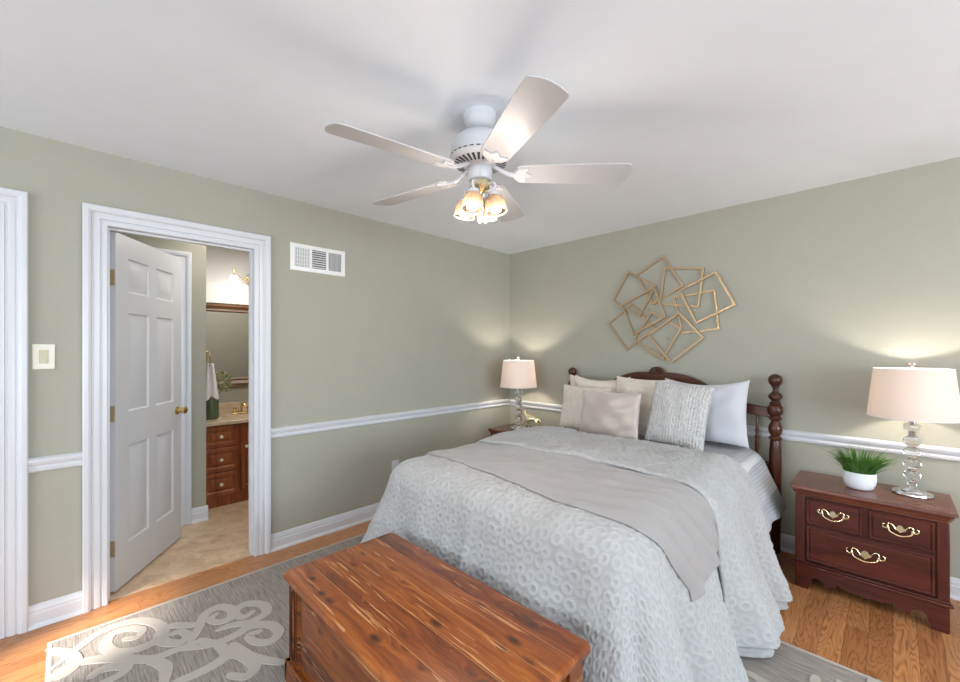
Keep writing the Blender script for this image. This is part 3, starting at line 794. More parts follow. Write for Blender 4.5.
# one body with the scrolls standing 3 mm proud of the ground weave
m = MB(); m.box(RX0, RX1, RY0, RY1, .001, .010)
m.cur = 1
b_ = .018
m.sweep([(RX0+b_, RY0+b_), (RX1-b_, RY0+b_), (RX1-b_, RY1-b_), (RX0+b_, RY1-b_)], [(0, .009), (0, .0112), (-b_+.002, .0112), (-b_+.002, .009)], lambda a, b, d: (a, b, d), closed=True)
cx_, cy_ = (RX0+RX1)/2, (RY0+RY1)/2
def ribbon(P, h, wmax):
    n = len(P)
    vs = []
    for i in range(n):
        d = (P[min(i+1, n-1)]-P[max(i-1, 0)]).normalized(); nn = Vector((-d.y, d.x))
        t_ = i/(n-1); w_ = wmax*min(1, 8*t_+.35)*(.70+.30*math.sin(PI*min(1, 1.15*t_)))*(1 if t_ < .93 else .9)
        for s_, z in ((-1, .0095), (-.95, h), (.95, h), (1, .0095)):
            q = P[i]+nn*w_*s_
            q.x = min(max(q.x, RX0+.01), RX1-.01); q.y = min(max(q.y, RY0+.01), RY1-.01)
            vs.append((q.x, q.y, z))
    fs = []
    for i in range(n-1):
        for k in range(3): fs.append((i*4+k, i*4+k+1, i*4+k+5, i*4+k+4))
    # round ends
    for e in (0, n-1):
        c = P[e]; r_ = Vector(vs[e*4+2][:2])-c
        rr = r_.length; o = len(vs)
        for k in range(12):
            a_ = 2*PI*k/12; vs.append((c.x+rr*math.cos(a_), c.y+rr*math.sin(a_), h-.0001))
        fs.append(tuple(range(o, o+12)))
    m.add(vs, fs)
hh_ = 0
for fx_ in (0, 1):
    for fy_ in (0, 1):
        for c in CUR:
            pts = [onfloor(a/3.2, 540+b/3.2) for a, b in c]
            pts = [((2*cx_-x if fx_ else x), (2*cy_-y if fy_ else y)) for x, y in pts]
            hh_ += 1
            ribbon([Vector(p) for p in crom([(x, y, 0) for x, y in pts], 7)] and [Vector((p.x, p.y)) for p in crom([(x, y, 0) for x, y in pts], 7)], .0125+.00004*hh_, .026)
# centre spirals
for cx2, cy2, s0, sg in ((-1.26, .35, .23, 1), (-1.26, 1.95, .23, -1), (-.6, 1.15, .2, 1), (-1.95, 1.3, .2, -1), (-.5, .7, .16, -1), (-.9, 1.9, .16, 1), (-1.3, 1.15, .26, 1), (-.15, 1.5, .18, 1), (-.2, .85, .18, -1)):
    P = []
    for i in range(60):
        t_ = i/59; a_ = sg*(t_*4.2*PI)+cx2*3; r_ = s0*(1.15-t_)*.95
        P.append(Vector((cx2+r_*math.cos(a_), cy2+r_*math.sin(a_))))
    hh_ += 1; ribbon(P, .0125+.00004*hh_, .026)
rug = m.build('area_rug', ['rug_ground', 'rug_scroll'], sharp=12)
tag(rug, 'grey-beige area rug with cream carved scrollwork on the oak floor', 'rug')

# ------------------------------------------------------------------ bed
YH = 3.40
bed = thing('bed', 'dark cherry wood bed with turned posts and arched spindle headboard', 'bed', (-1.36, YH, 0))
def post(x):
    m = MB()
    m.lathe([(.022, 0), (.030, .015), (.030, .20), (.034, .22), (.034, .50), (.036, .62), (.034, .70), (.030, .755), (.026, .77)], 28, (x, 0, 0))
    m.lathe([(.026, .762), (.038, .770), (.040, .780), (.030, .790), (.026, .795), (.036, .812), (.041, .835), (.038, .860), (.026, .885), (.022, .895), (.036, .902), (.042, .912), (.030, .925), (.024, .935)], 28, (x, 0, 0))
    # soft square block
    k = 8
    m.lathe([(.024, .928), (.040, .938), (.047, .950), (.047, .985), (.040, .998), (.024, 1.004)], 8, (x, 0, 0), Matrix.Rotation(PI/8, 4, 'Z'))
    m.lathe([(.022, 1.000), (.034, 1.008), (.036, 1.014), (.024, 1.024), (.022, 1.030), (.038, 1.046), (.041, 1.055), (.041, 1.060), (.036, 1.074), (.020, 1.088), (.014, 1.105), (.018, 1.122)], 28, (x, 0, 0))
    m.lathe([(.014, 1.115), (.024, 1.122), (.022, 1.130), (.036, 1.146), (.042, 1.168), (.038, 1.190), (.022, 1.206), (0, 1.212)], 28, (x, 0, 0))
    return m.build('post', 'bed_wood_z', bed, sharp=50)
post(-.795); post(.795)
# top rail outline
def ztop(x):
    d = abs(x)
    if d < .06: return 1.195+math.sqrt(max(0, .06**2-d*d))*.75
    if d < .44:
        t_ = (d-.06)/.38; return 1.195*(1-t_)+1.085*t_+.032*math.sin(PI*min(1, t_*1.05))
    t_ = (d-.44)/.35; t_ = min(1, t_); return 1.085-.105*(1-(1-t_)**2)
def zbot(x):
    d = abs(x); 
    return .915+.10*math.cos(min(1, d/.75)*PI/2)**1.2
xs = np.linspace(-.775, .775, 121)
poly = [(x, ztop(x)) for x in xs]+[(x, zbot(x)) for x in xs[::-1]]
m = MB()
n_ = len(xs); vs = []; fs = []
for i, x in enumerate(xs):
    for y in (-.017, .017): vs += [(x, y, ztop(x)), (x, y, zbot(x))]
for i in range(n_-1):
    a = i*4; b = a+4
    fs += [(a, b, b+1, a+1), (a+2, a+3, b+3, b+2), (a, a+2, b+2, b), (a+1, b+1, b+3, a+3)]
fs += [(0, 1, 3, 2), ((n_-1)*4, (n_-1)*4+2, (n_-1)*4+3, (n_-1)*4+1)]
m.add(vs, fs); m.build('top_rail', 'bed_wood', bed, bevel=.005, sharp=40)
m = MB()
for k in range(7):
    a = PI*(k+.5)/7; m.tube([(0, -.018, 1.18), (.05*math.cos(a), -.021, 1.18+.05*math.sin(a))], [.003, .007], 6)
m.lathe([(.014, 0), (.010, .008), (0, .010)], 16, (0, -.017, 1.18), Matrix.Rotation(PI/2, 4, 'X')); m.build('carved_shell', 'bed_wood', bed)
for k in range(13):
    x = -.69+k*.115
    zt = zbot(x)+.01; z0 = .60; H = zt-z0
    m = MB(); m.lathe([(.007, z0), (.008, z0+.05), (.013, z0+.12), (.009, z0+.15), (.014, z0+.17), (.008, z0+.19), (.012, z0+.22), (.007, z0+.25), (.007, zt)], 14, (x, 0, 0)); m.build('spindle', 'bed_wood_z', bed)
m = MB(); m.box(-.775, .775, -.015, .015, .52, .61); m.build('lower_rail', 'bed_wood', bed, bevel=.005)
for s_ in (-1, 1):
    m = MB(); m.box(s_*.775-.013, s_*.775+.013, -2.02, -.02, .24, .37); m.build('side_rail', 'rail_dark', bed, bevel=.004)
m = MB(); m.box(-.775, .775, -2.06, -2.03, .24, .40); m.build('foot_rail', 'rail_dark', bed, bevel=.004)
for s_ in (-1, 1):
    m = MB(); m.lathe([(.020, .0135), (.022, .02), (.022, .24)], 16, (s_*.5, -1.8, 0)); m.build('frame_leg', 'rail_dark', bed)
mt = thing('mattress', 'mattress and box spring under the bedding of the wooden bed', 'mattress', (-1.36, 2.36, .375))
m = MB(); m.box(-.745, .745, -.98, .99, 0, .12); m.build('box_spring', 'mattress_cloth', mt, bevel=.02)
m = MB(); m.box(-.735, .735, -.955, .985, .121, .300); m.build('mattress_body', 'mattress_cloth', mt, bevel=.04, seg=4)

XC = -1.36
def drape(u, v, off, HW=.76, YF=1.30, R=.14, phim=75, ztop_=.700, foldA=.03, zmin=.025, crown=.02, seed=0.0, foot=True):
    """u across (0 at centre), v = room Y before the foot turns down; returns xyz"""
    x0 = HW-R; y0 = YF+R
    du = np.maximum(np.abs(u)-x0, 0); dv = np.maximum(y0-v, 0) if foot else np.zeros_like(u)
    s = (du**3.2+dv**3.2)**(1/3.2)
    hyp = np.maximum(np.hypot(du, dv), 1e-9)
    cx, cy = du/hyp, dv/hyp
    cx = np.where(hyp < 1e-8, 1, cx); cy = np.where(hyp < 1e-8, 0, cy)
    pm = math.radians(phim); sm = R*pm
    phi = np.minimum(s/R, pm)
    ex = np.maximum(s-sm, 0)
    hor = R*np.sin(phi)+ex*math.cos(pm); ver = R*(1-np.cos(phi))+ex*math.sin(pm)
    pxx = np.minimum(np.abs(u), x0); pyy = np.maximum(v, y0)
    ang = np.arctan2(dv, du+1e-9)
    tau = -(pyy-y0)+ang*.45*(hyp > 1e-6)+np.where(dv > 0, (x0-pxx), 0)
    A = foldA*np.clip((s-.12)/.5, 0, 1.2)*(1-.6*cy)
    sg = np.sign(u)
    fold = A*(np.sin(tau*14+seed+sg*.7)+.55*np.sin(tau*27+seed*2+1.3+sg)+.4*np.sin(tau*6.1+.4))
    hor2 = hor+fold+off*np.sin(phi)+np.where(u < 0, .22*ex*cx**2, 0)
    z = ztop_+crown*np.cos(np.clip(u/.95, -1, 1)*PI/2)-ver+off*np.cos(phi)
    over = np.maximum(zmin-z, 0); z = np.maximum(z, zmin+off*0); hor2 = hor2+over*.5
    X = XC+np.sign(u)*(pxx+hor2*cx); Y = pyy-hor2*cy
    return np.stack([X, Y, z], -1)
def sstep(x, a, b):
    t_ = np.clip((x-a)/(b-a), 0, 1); return t_*t_*(3-2*t_)
def lownoise(u, v, sc, seed):
    r_ = np.random.default_rng(seed); out = np.zeros_like(u)
    for k in range(7):
        a_ = r_.uniform(0, 2*PI); f_ = sc*r_.uniform(.6, 1.7); out += np.sin((u*math.cos(a_)+v*math.sin(a_))*f_+r_.uniform(0, 6.28))
    return out/7**.5
# ring pattern
def rings(u, v, sp=.050, seed=3):
    r_ = np.random.default_rng(seed)
    G = 90; jx = r_.uniform(-.20, .20, (G, G)); jy = r_.uniform(-.20, .20, (G, G)); rr = r_.uniform(.30, .42, (G, G)); amp = r_.uniform(.6, 1.1, (G, G))
    uu = u/sp+40.0; vv = v/sp*1.1
    out = np.zeros_like(u)
    iu = np.floor(uu).astype(int); iv = np.floor(vv).astype(int)
    for a_ in (-1, 0, 1):
        for b_2 in (-1, 0, 1):
            cu, cv = (iu+a_) % G, (iv+b_2) % G
            dx = uu-(iu+a_+.5+.5*((iv+b_2) % 2)*1.0-.25+jx[cu, cv]); dy = vv-(iv+b_2+.5+jy[cu, cv])
            d = np.hypot(dx, dy)
            out = np.maximum(out, amp[cu, cv]*np.exp(-((d-rr[cu, cv])/.10)**2))
    return out
# comforter
x0 = .62
uu = np.arange(-x0-.60, x0+.78, .0068); vv = np.arange(1.30+.14-.57, 2.73, .0068)
U, V = np.meshgrid(uu, vv, indexing='ij')
def base_off(U, V): return .020+.006*lownoise(U, V, 11, 5)+.003*lownoise(U, V, 25, 6)
off = base_off(U, V)+.0072*rings(U, V)
P = drape(U, V, off, foldA=.040)
cf = grid('comforter', P, 'comforter_cloth', uv=np.stack([U, V], -1), solid=.010)
ring_attr(cf, rings(U, V))
# the part folded back over itself, with a rolled front edge
na = 9
ua = np.arange(-x0-.56, x0+.74, .0068); tv = np.concatenate([-np.arange(na, 0, -1)/na, np.arange(0, 2.735-2.075, .0068)])
U, T_ = np.meshgrid(ua, tv, indexing='ij')
v0 = 2.075+.015*np.sin(U*4)+.008*np.sin(U*13)
ph = np.clip(-T_, 0, 1)*PI*.95
V = np.where(T_ < 0, v0-.020*np.sin(ph), v0+np.maximum(T_, 0)*(2.735-v0)/(2.735-2.075))
puff = .024+.003*np.sin(U*9)
off = base_off(U, V)+.010+puff*np.where(T_ < 0, .5+.5*np.cos(ph), 1)*1.0+.0068*rings(U+.03, V)*np.clip(T_*30+1, 0, 1)
off = off-(puff+.004)*sstep(V, 2.69, 2.735)
P = drape(U, V, off, foldA=.040)
fe = grid('folded_edge', P, 'comforter_cloth', uv=np.stack([U, V], -1), parent=cf, solid=.006)
ring_attr(fe, rings(U+.03, V))
tag(cf, 'white comforter textured with raised rings, folded back across the bed', 'comforter')
# quilt below
uu = np.arange(-x0-.40, x0+.46, .012); vv = np.arange(2.35, 3.345, .012)
U, V = np.meshgrid(uu, vv, indexing='ij')
P = drape(U, V, .0+.003*lownoise(U, V, 12, 9), foldA=.012, phim=66, ztop_=.692, foot=False, crown=.01)
qt = grid('quilt', P, 'quilt_waffle', uv=np.stack([U, V], -1), solid=.008)
tag(qt, 'grey waffle quilt under the pillows, hanging beside the right nightstand', 'quilt')
# throw blanket
nu, nv = 260, 90
a_, b_2 = np.meshgrid(np.linspace(-x0-.28, x0+.37, nu), np.linspace(0, 1, nv), indexing='ij')
vf = np.interp(a_[:, 0], [-.9, -.6, 0, .45, .70, .95], [1.60, 1.56, 1.50, 1.44, 1.48, 1.66])[:, None]
vb = 2.085
V = vf+(vb-vf)*b_2; U = a_-.10*b_2*np.clip(a_-.2, 0, 1)
wr = .0045*np.sin((V*(1+.0*U)-.25*U*np.clip(U+.3, 0, 2))*55+1.5*np.sin(U*4))*np.clip((U+.5)*1.1, .12, 1.1)+.004*lownoise(U, V, 14, 12)+.008
edge = .010*np.exp(-((b_2-.02)/.03)**2)
off = base_off(U, V)+.011+wr+edge*.3
off = off-.95*(off-base_off(U, V)-.008)*np.exp(-b_2/.03)
P = drape(U, V, off, foldA=.040)
th = grid('throw_blanket', P, 'throw_cloth', uv=np.stack([U, V], -1), solid=.006)
tag(th, 'plain grey-beige throw blanket laid across the white comforter', 'blanket')

# pillows
def pillow(name, label, mat, c, w_, h_, t_, lean, yaw=0, roll=0, pin=.06, seed=1, sag=0.0, wrinkle=.004, group=None, tuft=0):
    n = 56
    g_ = np.linspace(-1, 1, n); A_, B_ = np.meshgrid(g_, g_, indexing='ij')
    # denser toward the rim
    A_ = np.sin(A_*PI/2); B_ = np.sin(B_*PI/2)
    X = w_/2*A_*(1-pin*(1-B_**2)); Z = h_/2*B_*(1-pin*(1-A_**2))+h_/2
    Z = Z-sag*(1-A_**2)*(B_+1)/2
    th_ = t_/2*(np.maximum((1-A_**2), 0)*np.maximum(1-B_**2, 0))**.42
    wn = wrinkle*lownoise(A_, B_, 7, seed)*np.minimum(1, th_/(t_*.2))
    if tuft: wn = wn+tuft*rings(A_*w_/2, B_*h_/2, .05, seed)*np.minimum(1, th_/(t_*.2))
    F_ = np.stack([X, -(th_+wn), Z], -1); K_ = np.stack([X, th_+wn*.5, Z], -1)
    idx = np.arange(n*n).reshape(n, n)
    vs = np.concatenate([F_.reshape(-1, 3), K_.reshape(-1, 3)])
    fs = []
    for i in range(n-1):
        for j in range(n-1):
            fs.append((idx[i, j], idx[i+1, j], idx[i+1, j+1], idx[i, j+1])); o_ = n*n
            fs.append((o_+idx[i, j], o_+idx[i, j+1], o_+idx[i+1, j+1], o_+idx[i+1, j]))
    m = MB(); m.add(vs.tolist(), [tuple(int(q) for q in f) for f in fs])
    o = m.build(name, mat, merge=True, sharp=80)
    o.rotation_euler = (Matrix.Rotation(yaw, 3, 'Z') @ Matrix.Rotation(-lean, 3, 'X') @ Matrix.Rotation(roll, 3, 'Y')).to_euler()
    o.location = c
    tag(o, label, 'pillow', group)
    return o
ZP = .716
pillow('pillow', 'cream bed pillow rearmost at the left end of the headboard', 'cream_pillow', (-1.83, 3.25, ZP), .58, .44, .11, .13, .02, .0, .07, 2, .03)
pillow('pillow', 'cream pillow whose top edge dips, behind the taupe velvet cushion', 'cream_pillow', (-1.745, 3.125, ZP), .50, .44, .10, .16, .04, .02, .07, 3, .025)
pillow('pillow', 'cream pillow showing between taupe velvet cushion and knobbly knit cushion', 'cream_tufted', (-1.39, 3.07, ZP), .42, .45, .09, .16, -.04, .03, .06, 4, .0, tuft=.003)
pillow('cushion', 'tufted cream cushion with rough specked texture, leftmost in the front', 'cream_tufted', (-1.80, 2.975, ZP-.005), .44, .37, .10, .16, -.02, .02, .05, 5, 0, tuft=.004)
pillow('pillow', 'smooth white bed pillow at the right end, leaning on the headboard', 'white_pillow', (-.955, 3.20, ZP), .56, .455, .15, .14, .0, -.02, .07, 6, .03, wrinkle=.008)
pillow('cushion', 'knobbly white and grey knit cushion in front of the smooth white pillow', 'knit_pillow', (-1.068, 2.93, ZP), .39, .44, .14, .26, .0, .08, .05, 7, 0)
pillow('cushion', 'plain taupe velvet cushion standing in front at the centre of the bed', 'taupe_velvet', (-1.505, 2.84, ZP), .475, .35, .13, .16, .0, .0, .045, 8, 0, wrinkle=.007)

# ------------------------------------------------------------------ nightstand
def nightstand(loc, label):
    t = thing('nightstand', label, 'nightstand', loc)
    H = .59; W = .60; D = .375     # local: x centred, y 0 (front) .. D (back)
    w2 = W/2
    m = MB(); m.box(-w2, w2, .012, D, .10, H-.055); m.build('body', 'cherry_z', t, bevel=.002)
    # corner posts with chamfer
    for s_ in (-1, 1):
        m = MB(); m.box(s_*(w2-.022)-.022, s_*(w2-.022)+.022, .0, .03, .0, H-.055); m.build('corner_post', 'cherry_z', t, bevel=.004)
        m = MB(); m.box(s_*(w2-.012)-.012, s_*(w2-.012)+.012, D-.05, D, 0, .1); m.build('back_foot', 'cherry_z', t, bevel=.002)
    # top with moulded edge & clipped front corners
    def outl(e, ch=.03): return [(-w2-e, D), (-w2-e, -e+ch), (-w2-e+ch*.55, -e), (w2+e-ch*.55, -e), (w2+e, -e+ch), (w2+e, D)]
    m = MB()
    lay = [(.006, -.055), (.008, -.046), (.014, -.040), (.016, -.030), (.024, -.024), (.027, -.016), (.027, -.008), (.023, -.001), (.019, 0)]
    vs = []; fs = []
    for e, z in lay: vs += [(a, b, H+z) for a, b in outl(e)]
    for i in range(len(lay)-1):
        for k in range(6): k2 = (k+1) % 6; fs.append((i*6+k, i*6+k2, (i+1)*6+k2, (i+1)*6+k))
    fs += [tuple(range(6)), tuple((len(lay)-1)*6+k for k in range(6))]
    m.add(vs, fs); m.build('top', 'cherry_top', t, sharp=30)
    # drawers
    def front(x0, x1, z0, z1):
        mb = MB(); prev = None
        for ins, y in ((0, .012), (0, -.001), (.004, -.005), (.009, -.005), (.013, -.001), (.016, -.001), (.020, -.004)):
            ring = [(x0+ins, y, z0+ins), (x1-ins, y, z0+ins), (x1-ins, y, z1-ins), (x0+ins, y, z1-ins)]
            if prev:
                for k in range(4): mb.add([prev[k], prev[(k+1) % 4], ring[(k+1) % 4], ring[k]], [(0, 1, 2, 3)])
            prev = ring
        mb.add(prev, [(0, 1, 2, 3)]); return mb.build('drawer', 'cherry_x', t, merge=True, sharp=15)
    def pull(d, x, z, s=1.25):
        s = s*1.0
        mb = MB(); y = -.004
        half = [(0, .016), (.007, .013), (.010, .006), (.018, .004), (.016, -.004), (.008, -.008), (0, -.015)]
        pl_ = half+[(-a, b) for a, b in reversed(half[1:-1])]
        mb.prism([(x+a*s, z+b*s+.004) for a, b in pl_], lambda a, b, d_: (a, d_, b), y-.004, y)
        for q in (-1, 1):
            S_ = [(.014, -.002), (.022, .012), (.032, .016), (.038, .008), (.034, .000), (.040, -.006), (.050, -.002), (.052, .008), (.046, .012)]
            mb.tube(crom([(x+q*a*s, y-.003, z+b*s+.004) for a, b in S_], 4), .0028, 6)
            mb.lathe([(.006, 0), (.005, .010), (.007, .014), (0, .017)], 12, (x+q*.036*s, y-.002, z+.004), Matrix.Rotation(PI/2, 4, 'X'))
        mb.build('back_plate', 'pale_brass', d)
        mb = MB(); mb.tube(crom([(x-.036*s, y-.012, z+.004), (x-.030*s, y-.018, z-.012), (x-.014*s, y-.020, z-.022), (x, y-.020, z-.026), (x+.014*s, y-.020, z-.022), (x+.030*s, y-.018, z-.012), (x+.036*s, y-.012, z+.004)], 4), .0035, 8)
        mb.build('bail_handle', 'pale_brass', d)
    zc0, zc1 = .375, .525
    d = front(-w2+.05, -.012, zc0, zc1); pull(d, (-w2+.05-.012)/2, .455)
    d = front(.012, w2-.05, zc0, zc1); pull(d, (w2-.05+.012)/2, .455)
    d = front(-w2+.05, w2-.05, .165, .360); pull(d, 0, .278, 1.45)
    m = MB(); m.box(-w2-.012, w2+.012, -.020, .014, .133, .146); m.box(-w2-.004, w2+.004, -.012, .014, .146, .156); m.build('base_moulding', 'cherry_x', t, bevel=.004)
    # scalloped apron
    top = .133; L = w2-.004
    pts = [(-L, 0.0), (-L, top), (L, top), (L, 0.0), (L-.055, 0.0)]
    def arc(cx, cz, r, a0, a1, n=8): return [(cx+r*math.cos(math.radians(a0+(a1-a0)*k/n)), cz+r*math.sin(math.radians(a0+(a1-a0)*k/n))) for k in range(n+1)]
    right = [(L-.055, 0), (L-.062, .02), (L-.068, .035)]+arc(L-.098, .045, .030, -10, 190)+[(L-.135, .035), (L-.150, .045), (L-.17, .05), (L-.18, .062), (L-.185, .075), (L-.195, .068), (L-.21, .06), (L-.23, .055), (.02, .055), (0, .05)]
    pts = [(-L, 0.0), (-L, top), (L, top), (L, 0.0)]+right+[(-a, b) for a, b in reversed(right[:-1])]
    m = MB(); m.prism(pts, lambda a, b, d_: (a, d_, b), -.002, .014); m.build('apron', 'cherry_x', t, sharp=30)
    return t
ns = nightstand((-.105, 3.01, 0), 'cherry nightstand right of the bed with two small drawers over one wide drawer')
ns2 = copy_tree(ns); ns2.location = (-2.56, 3.01, 0)
ns2['label'] = 'cherry nightstand in the room corner, mostly hidden behind the bed'

# ------------------------------------------------------------------ table lamps
def crys(z0, z1, r, waist=.012):
    zm = (z0+z1)/2; h_ = (z1-z0)/2
    return [(waist, z0), (r*.62, z0+h_*.10), (r*.92, z0+h_*.5), (r, zm), (r*.92, z1-h_*.5), (r*.62, z1-h_*.10), (waist, z1)]
def lamp(loc, label, cat='lamp'):
    t = thing('table_lamp', label, cat, loc)
    MB().lathe([(.080, 0), (.082, .004), (.080, .010), (.060, .016), (.055, .022), (.030, .028), (.014, .034)], 48).build('base', 'chrome', t)
    zs_ = [(.036, .066, .018), (.074, .128, .034), (.136, .190, .036), (.198, .252, .036), (.260, .314, .036)]
    for a, b, r in zs_: MB().lathe(crys(a, b, r), 12).build('crystal_ball', 'crystal', t, sharp=20)
    for a, b in ((.064, .076), (.126, .138), (.188, .200), (.250, .262), (.312, .345)): MB().lathe([(.010, a), (.016, a+.003), (.016, b-.003), (.010, b)], 24).build('spacer', 'chrome', t)
    MB().lathe([(.012, .345), (.032, .347), (.034, .352), (.034, .372), (.032, .378), (.012, .380)], 24).build('crystal_drum', 'crystal', t, sharp=30)
    m = MB(); m.lathe([(.010, .378), (.016, .382), (.016, .43), (.008, .44)], 20); m.build('socket', 'chrome', t)
    m = MB(); m.tube([(0, 0, .42), (0, -.05, .46), (0, -.055, .56), (0, 0, .675)], .002, 6); m.tube([(0, 0, .42), (0, .05, .46), (0, .055, .56), (0, 0, .675)], .002, 6)
    m.tube([(0, 0, .668), (0, 0, .69)], .004, 8); m.build('harp', 'chrome', t)
    sh = MB(); sh.lathe([(.183, .415), (.155, .682), (.1535, .682), (.1815, .415)], 72, cap=False); sh_ = sh.build('lamp_shade', 'lamp_fabric', t)
    m = MB()
    for k in range(3):
        a = 2*PI*k/3; m.tube([(0, 0, .672), (.154*math.cos(a), .154*math.sin(a), .672)], .002, 6)
    m.tube([(.154*math.cos(a), .154*math.sin(a), .680) for a in np.linspace(0, 2*PI, 49)[:-1]], .0025, 6, closed=True)
    m.build('shade_wire', 'book_white', sh_)
    m = MB(); m.tube([(.182*math.cos(a), .182*math.sin(a), .417) for a in np.linspace(0, 2*PI, 49)[:-1]], .0025, 6, closed=True)
    m.build('lower_ring', 'book_white', sh_)
    MB().lathe([(.005, .685), (.010, .690), (.006, .696), (.014, .704), (.016, .712), (.010, .722), (0, .726)], 20).build('finial', 'chrome', t)
    MB().lathe([(.012, .44), (.014, .455), (.028, .485), (.030, .505), (.022, .528), (0, .537)], 20).build('bulb', 'bulb_glow', t)
    l = bpy.data.lights.new('lamp_bulb', 'POINT'); l.energy = LAMP_W; l.color = (1, .92, .80); l.shadow_soft_size = .03
    o = bpy.data.objects.new('lamp_bulb', l); COL.objects.link(o); o.location = (loc[0], loc[1], loc[2]+.565)
    return t
LAMP_W = 6.5
lamp((.074, 3.255, .591), 'lit crystal lamp with white drum shade on right nightstand beside grass pot')
lamp((-2.655, 3.20, .591), 'lit crystal lamp with white drum shade in the room corner, left of the bed')

# ------------------------------------------------------------------ grass pot
gp = thing('potted_grass', 'small white oval pot of bright green artificial grass on the right nightstand', 'potted plant', (-.135, 3.175, .591))
m = MB(); m.lathe([(.050, 0), (.060, .008), (.070, .035), (.073, .065), (.071, .092), (.067, .094), (.067, .080), (0, .080)], 40, M4=Matrix.Diagonal((1, .85, 1, 1))); m.build('pot', 'pot_white', gp, sharp=50)
m = MB(); m.lathe([(.066, .078), (.05, .084), (0, .086)], 24, M4=Matrix.Diagonal((1, .85, 1, 1))); m.build('soil', 'soil', gp)
m = MB()
for k in range(460):
    a = random.random()*2*PI; r = random.random()**.5*.058
    bx, by = r*math.cos(a), r*math.sin(a)*.85
    ln = random.uniform(.085, .165)*(1.25 if random.random() < .06 else 1); outw = (r/.058)*random.uniform(.25, .95)+random.uniform(0, .2)
    dx, dy = math.cos(a+random.uniform(-.5, .5))*outw, math.sin(a+random.uniform(-.5, .5))*outw
    wv = random.uniform(.002, .0036); sx, sy = -math.sin(a+random.random()*3)*wv, math.cos(a)*wv
    pts = []
    for i in range(5):
        q = i/4; pts.append(Vector((bx+dx*ln*q*(.5+.5*q), by+dy*ln*q*(.5+.5*q), .08+ln*q*(1-.35*q*outw))))
    vs = []
    for i, p_ in enumerate(pts):
        f_ = (1-(i/4)**2)+.05; vs += [(p_.x-sx*f_, p_.y-sy*f_, p_.z), (p_.x+sx*f_, p_.y+sy*f_, p_.z+.0006)]
    m.add(vs, [(2*i, 2*i+1, 2*i+3, 2*i+2) for i in range(4)])
gb = m.build('grass', 'grass_blade', gp); gb['kind'] = 'stuff'

# ------------------------------------------------------------------ gold horse on a white book
bk = thing('book', 'white book lying on the corner nightstand under the gold horse', 'book', (-2.445, 3.14, .591), rz=.05)
m = MB(); m.box(-.085, .085, -.055, .055, 0, .003).box(-.085, .085, -.055, .055, .019, .022).box(-.085, -.081, -.055, .055, 0, .022); m.build('cover', 'book_white', bk, bevel=.0008)
m = MB(); m.box(-.081, .082, -.052, .052, .003, .019); m.build('pages', 'towel_white', bk)
def skin(name, verts, edges, radii, mat, loc, rz=0, sub=2):
    me = bpy.data.meshes.new(name); me.from_pydata(verts, edges, []); me.materials.append(M[mat])
    o = bpy.data.objects.new(name, me); COL.objects.link(o); o.location = loc; o.rotation_euler = (0, 0, rz)
    sk = o.modifiers.new('skin', 'SKIN'); sk.use_smooth_shade = True
    lay = me.skin_vertices[0] if len(me.skin_vertices) else None
    if lay is None:
        bm = bmesh.new(); bm.from_mesh(me); bm.verts.layers.skin.verify(); bm.to_mesh(me); bm.free(); lay = me.skin_vertices[0]
    for i, r_ in enumerate(radii):
        lay.data[i].radius = r_ if isinstance(r_, tuple) else (r_, r_); lay.data[i].use_root = (i == 0)
    sb = o.modifiers.new('sub', 'SUBSURF'); sb.levels = sub; sb.render_levels = sub
    return o
V_ = [(0.0, 0, .098), (.030, 0, .100), (.052, 0, .098), (-.030, 0, .102), (-.048, 0, .128), (-.056, 0, .152), (-.070, 0, .150), (-.088, 0, .132),
      (.058, .014, .070), (.066, .015, .045), (.060, .015, .022), (.060, .015, .004),
      (.052, -.014, .070), (.060, -.015, .045), (.050, -.015, .022), (.050, -.015, .004),
      (-.036, .013, .070), (-.034, .014, .040), (-.036, .014, .020), (-.038, .014, .004),
      (-.044, -.013, .075), (-.062, -.014, .062), (-.062, -.014, .036), (-.058, -.014, .022),
      (.072, 0, .100), (.086, 0, .080), (.088, 0, .050), (-.058, .008, .168), (-.058, -.008, .168)]
E_ = [(0, 1), (1, 2), (0, 3), (3, 4), (4, 5), (5, 6), (6, 7), (2, 8), (8, 9), (9, 10), (10, 11), (2, 12), (12, 13), (13, 14), (14, 15), (3, 16), (16, 17), (17, 18), (18, 19),
      (3, 20), (20, 21), (21, 22), (22, 23), (2, 24), (24, 25), (25, 26), (5, 27), (5, 28)]
R_ = [.024, .022, .023, .024, .016, .012, .012, .007, .012, .007, .005, .007, .012, .007, .005, .007, .011, .007, .005, .007, .011, .007, .005, .006, .008, .009, .005, .003, .003]
hs = skin('horse_figurine', V_, E_, R_, 'pale_brass', (-2.445, 3.14, .6125), rz=.25)
hs.scale = (1.1, 1.1, 1.1)
tag(hs, 'shiny gold horse figurine standing on the white book', 'figurine')

# ------------------------------------------------------------------ cedar chest
ch = thing('cedar_chest', 'knotty red cedar blanket chest on the rug at the foot of the bed', 'chest', (-1.22, .625, .0155))
CW, CD, CH_ = 1.12, .53, .448
w2 = CW/2
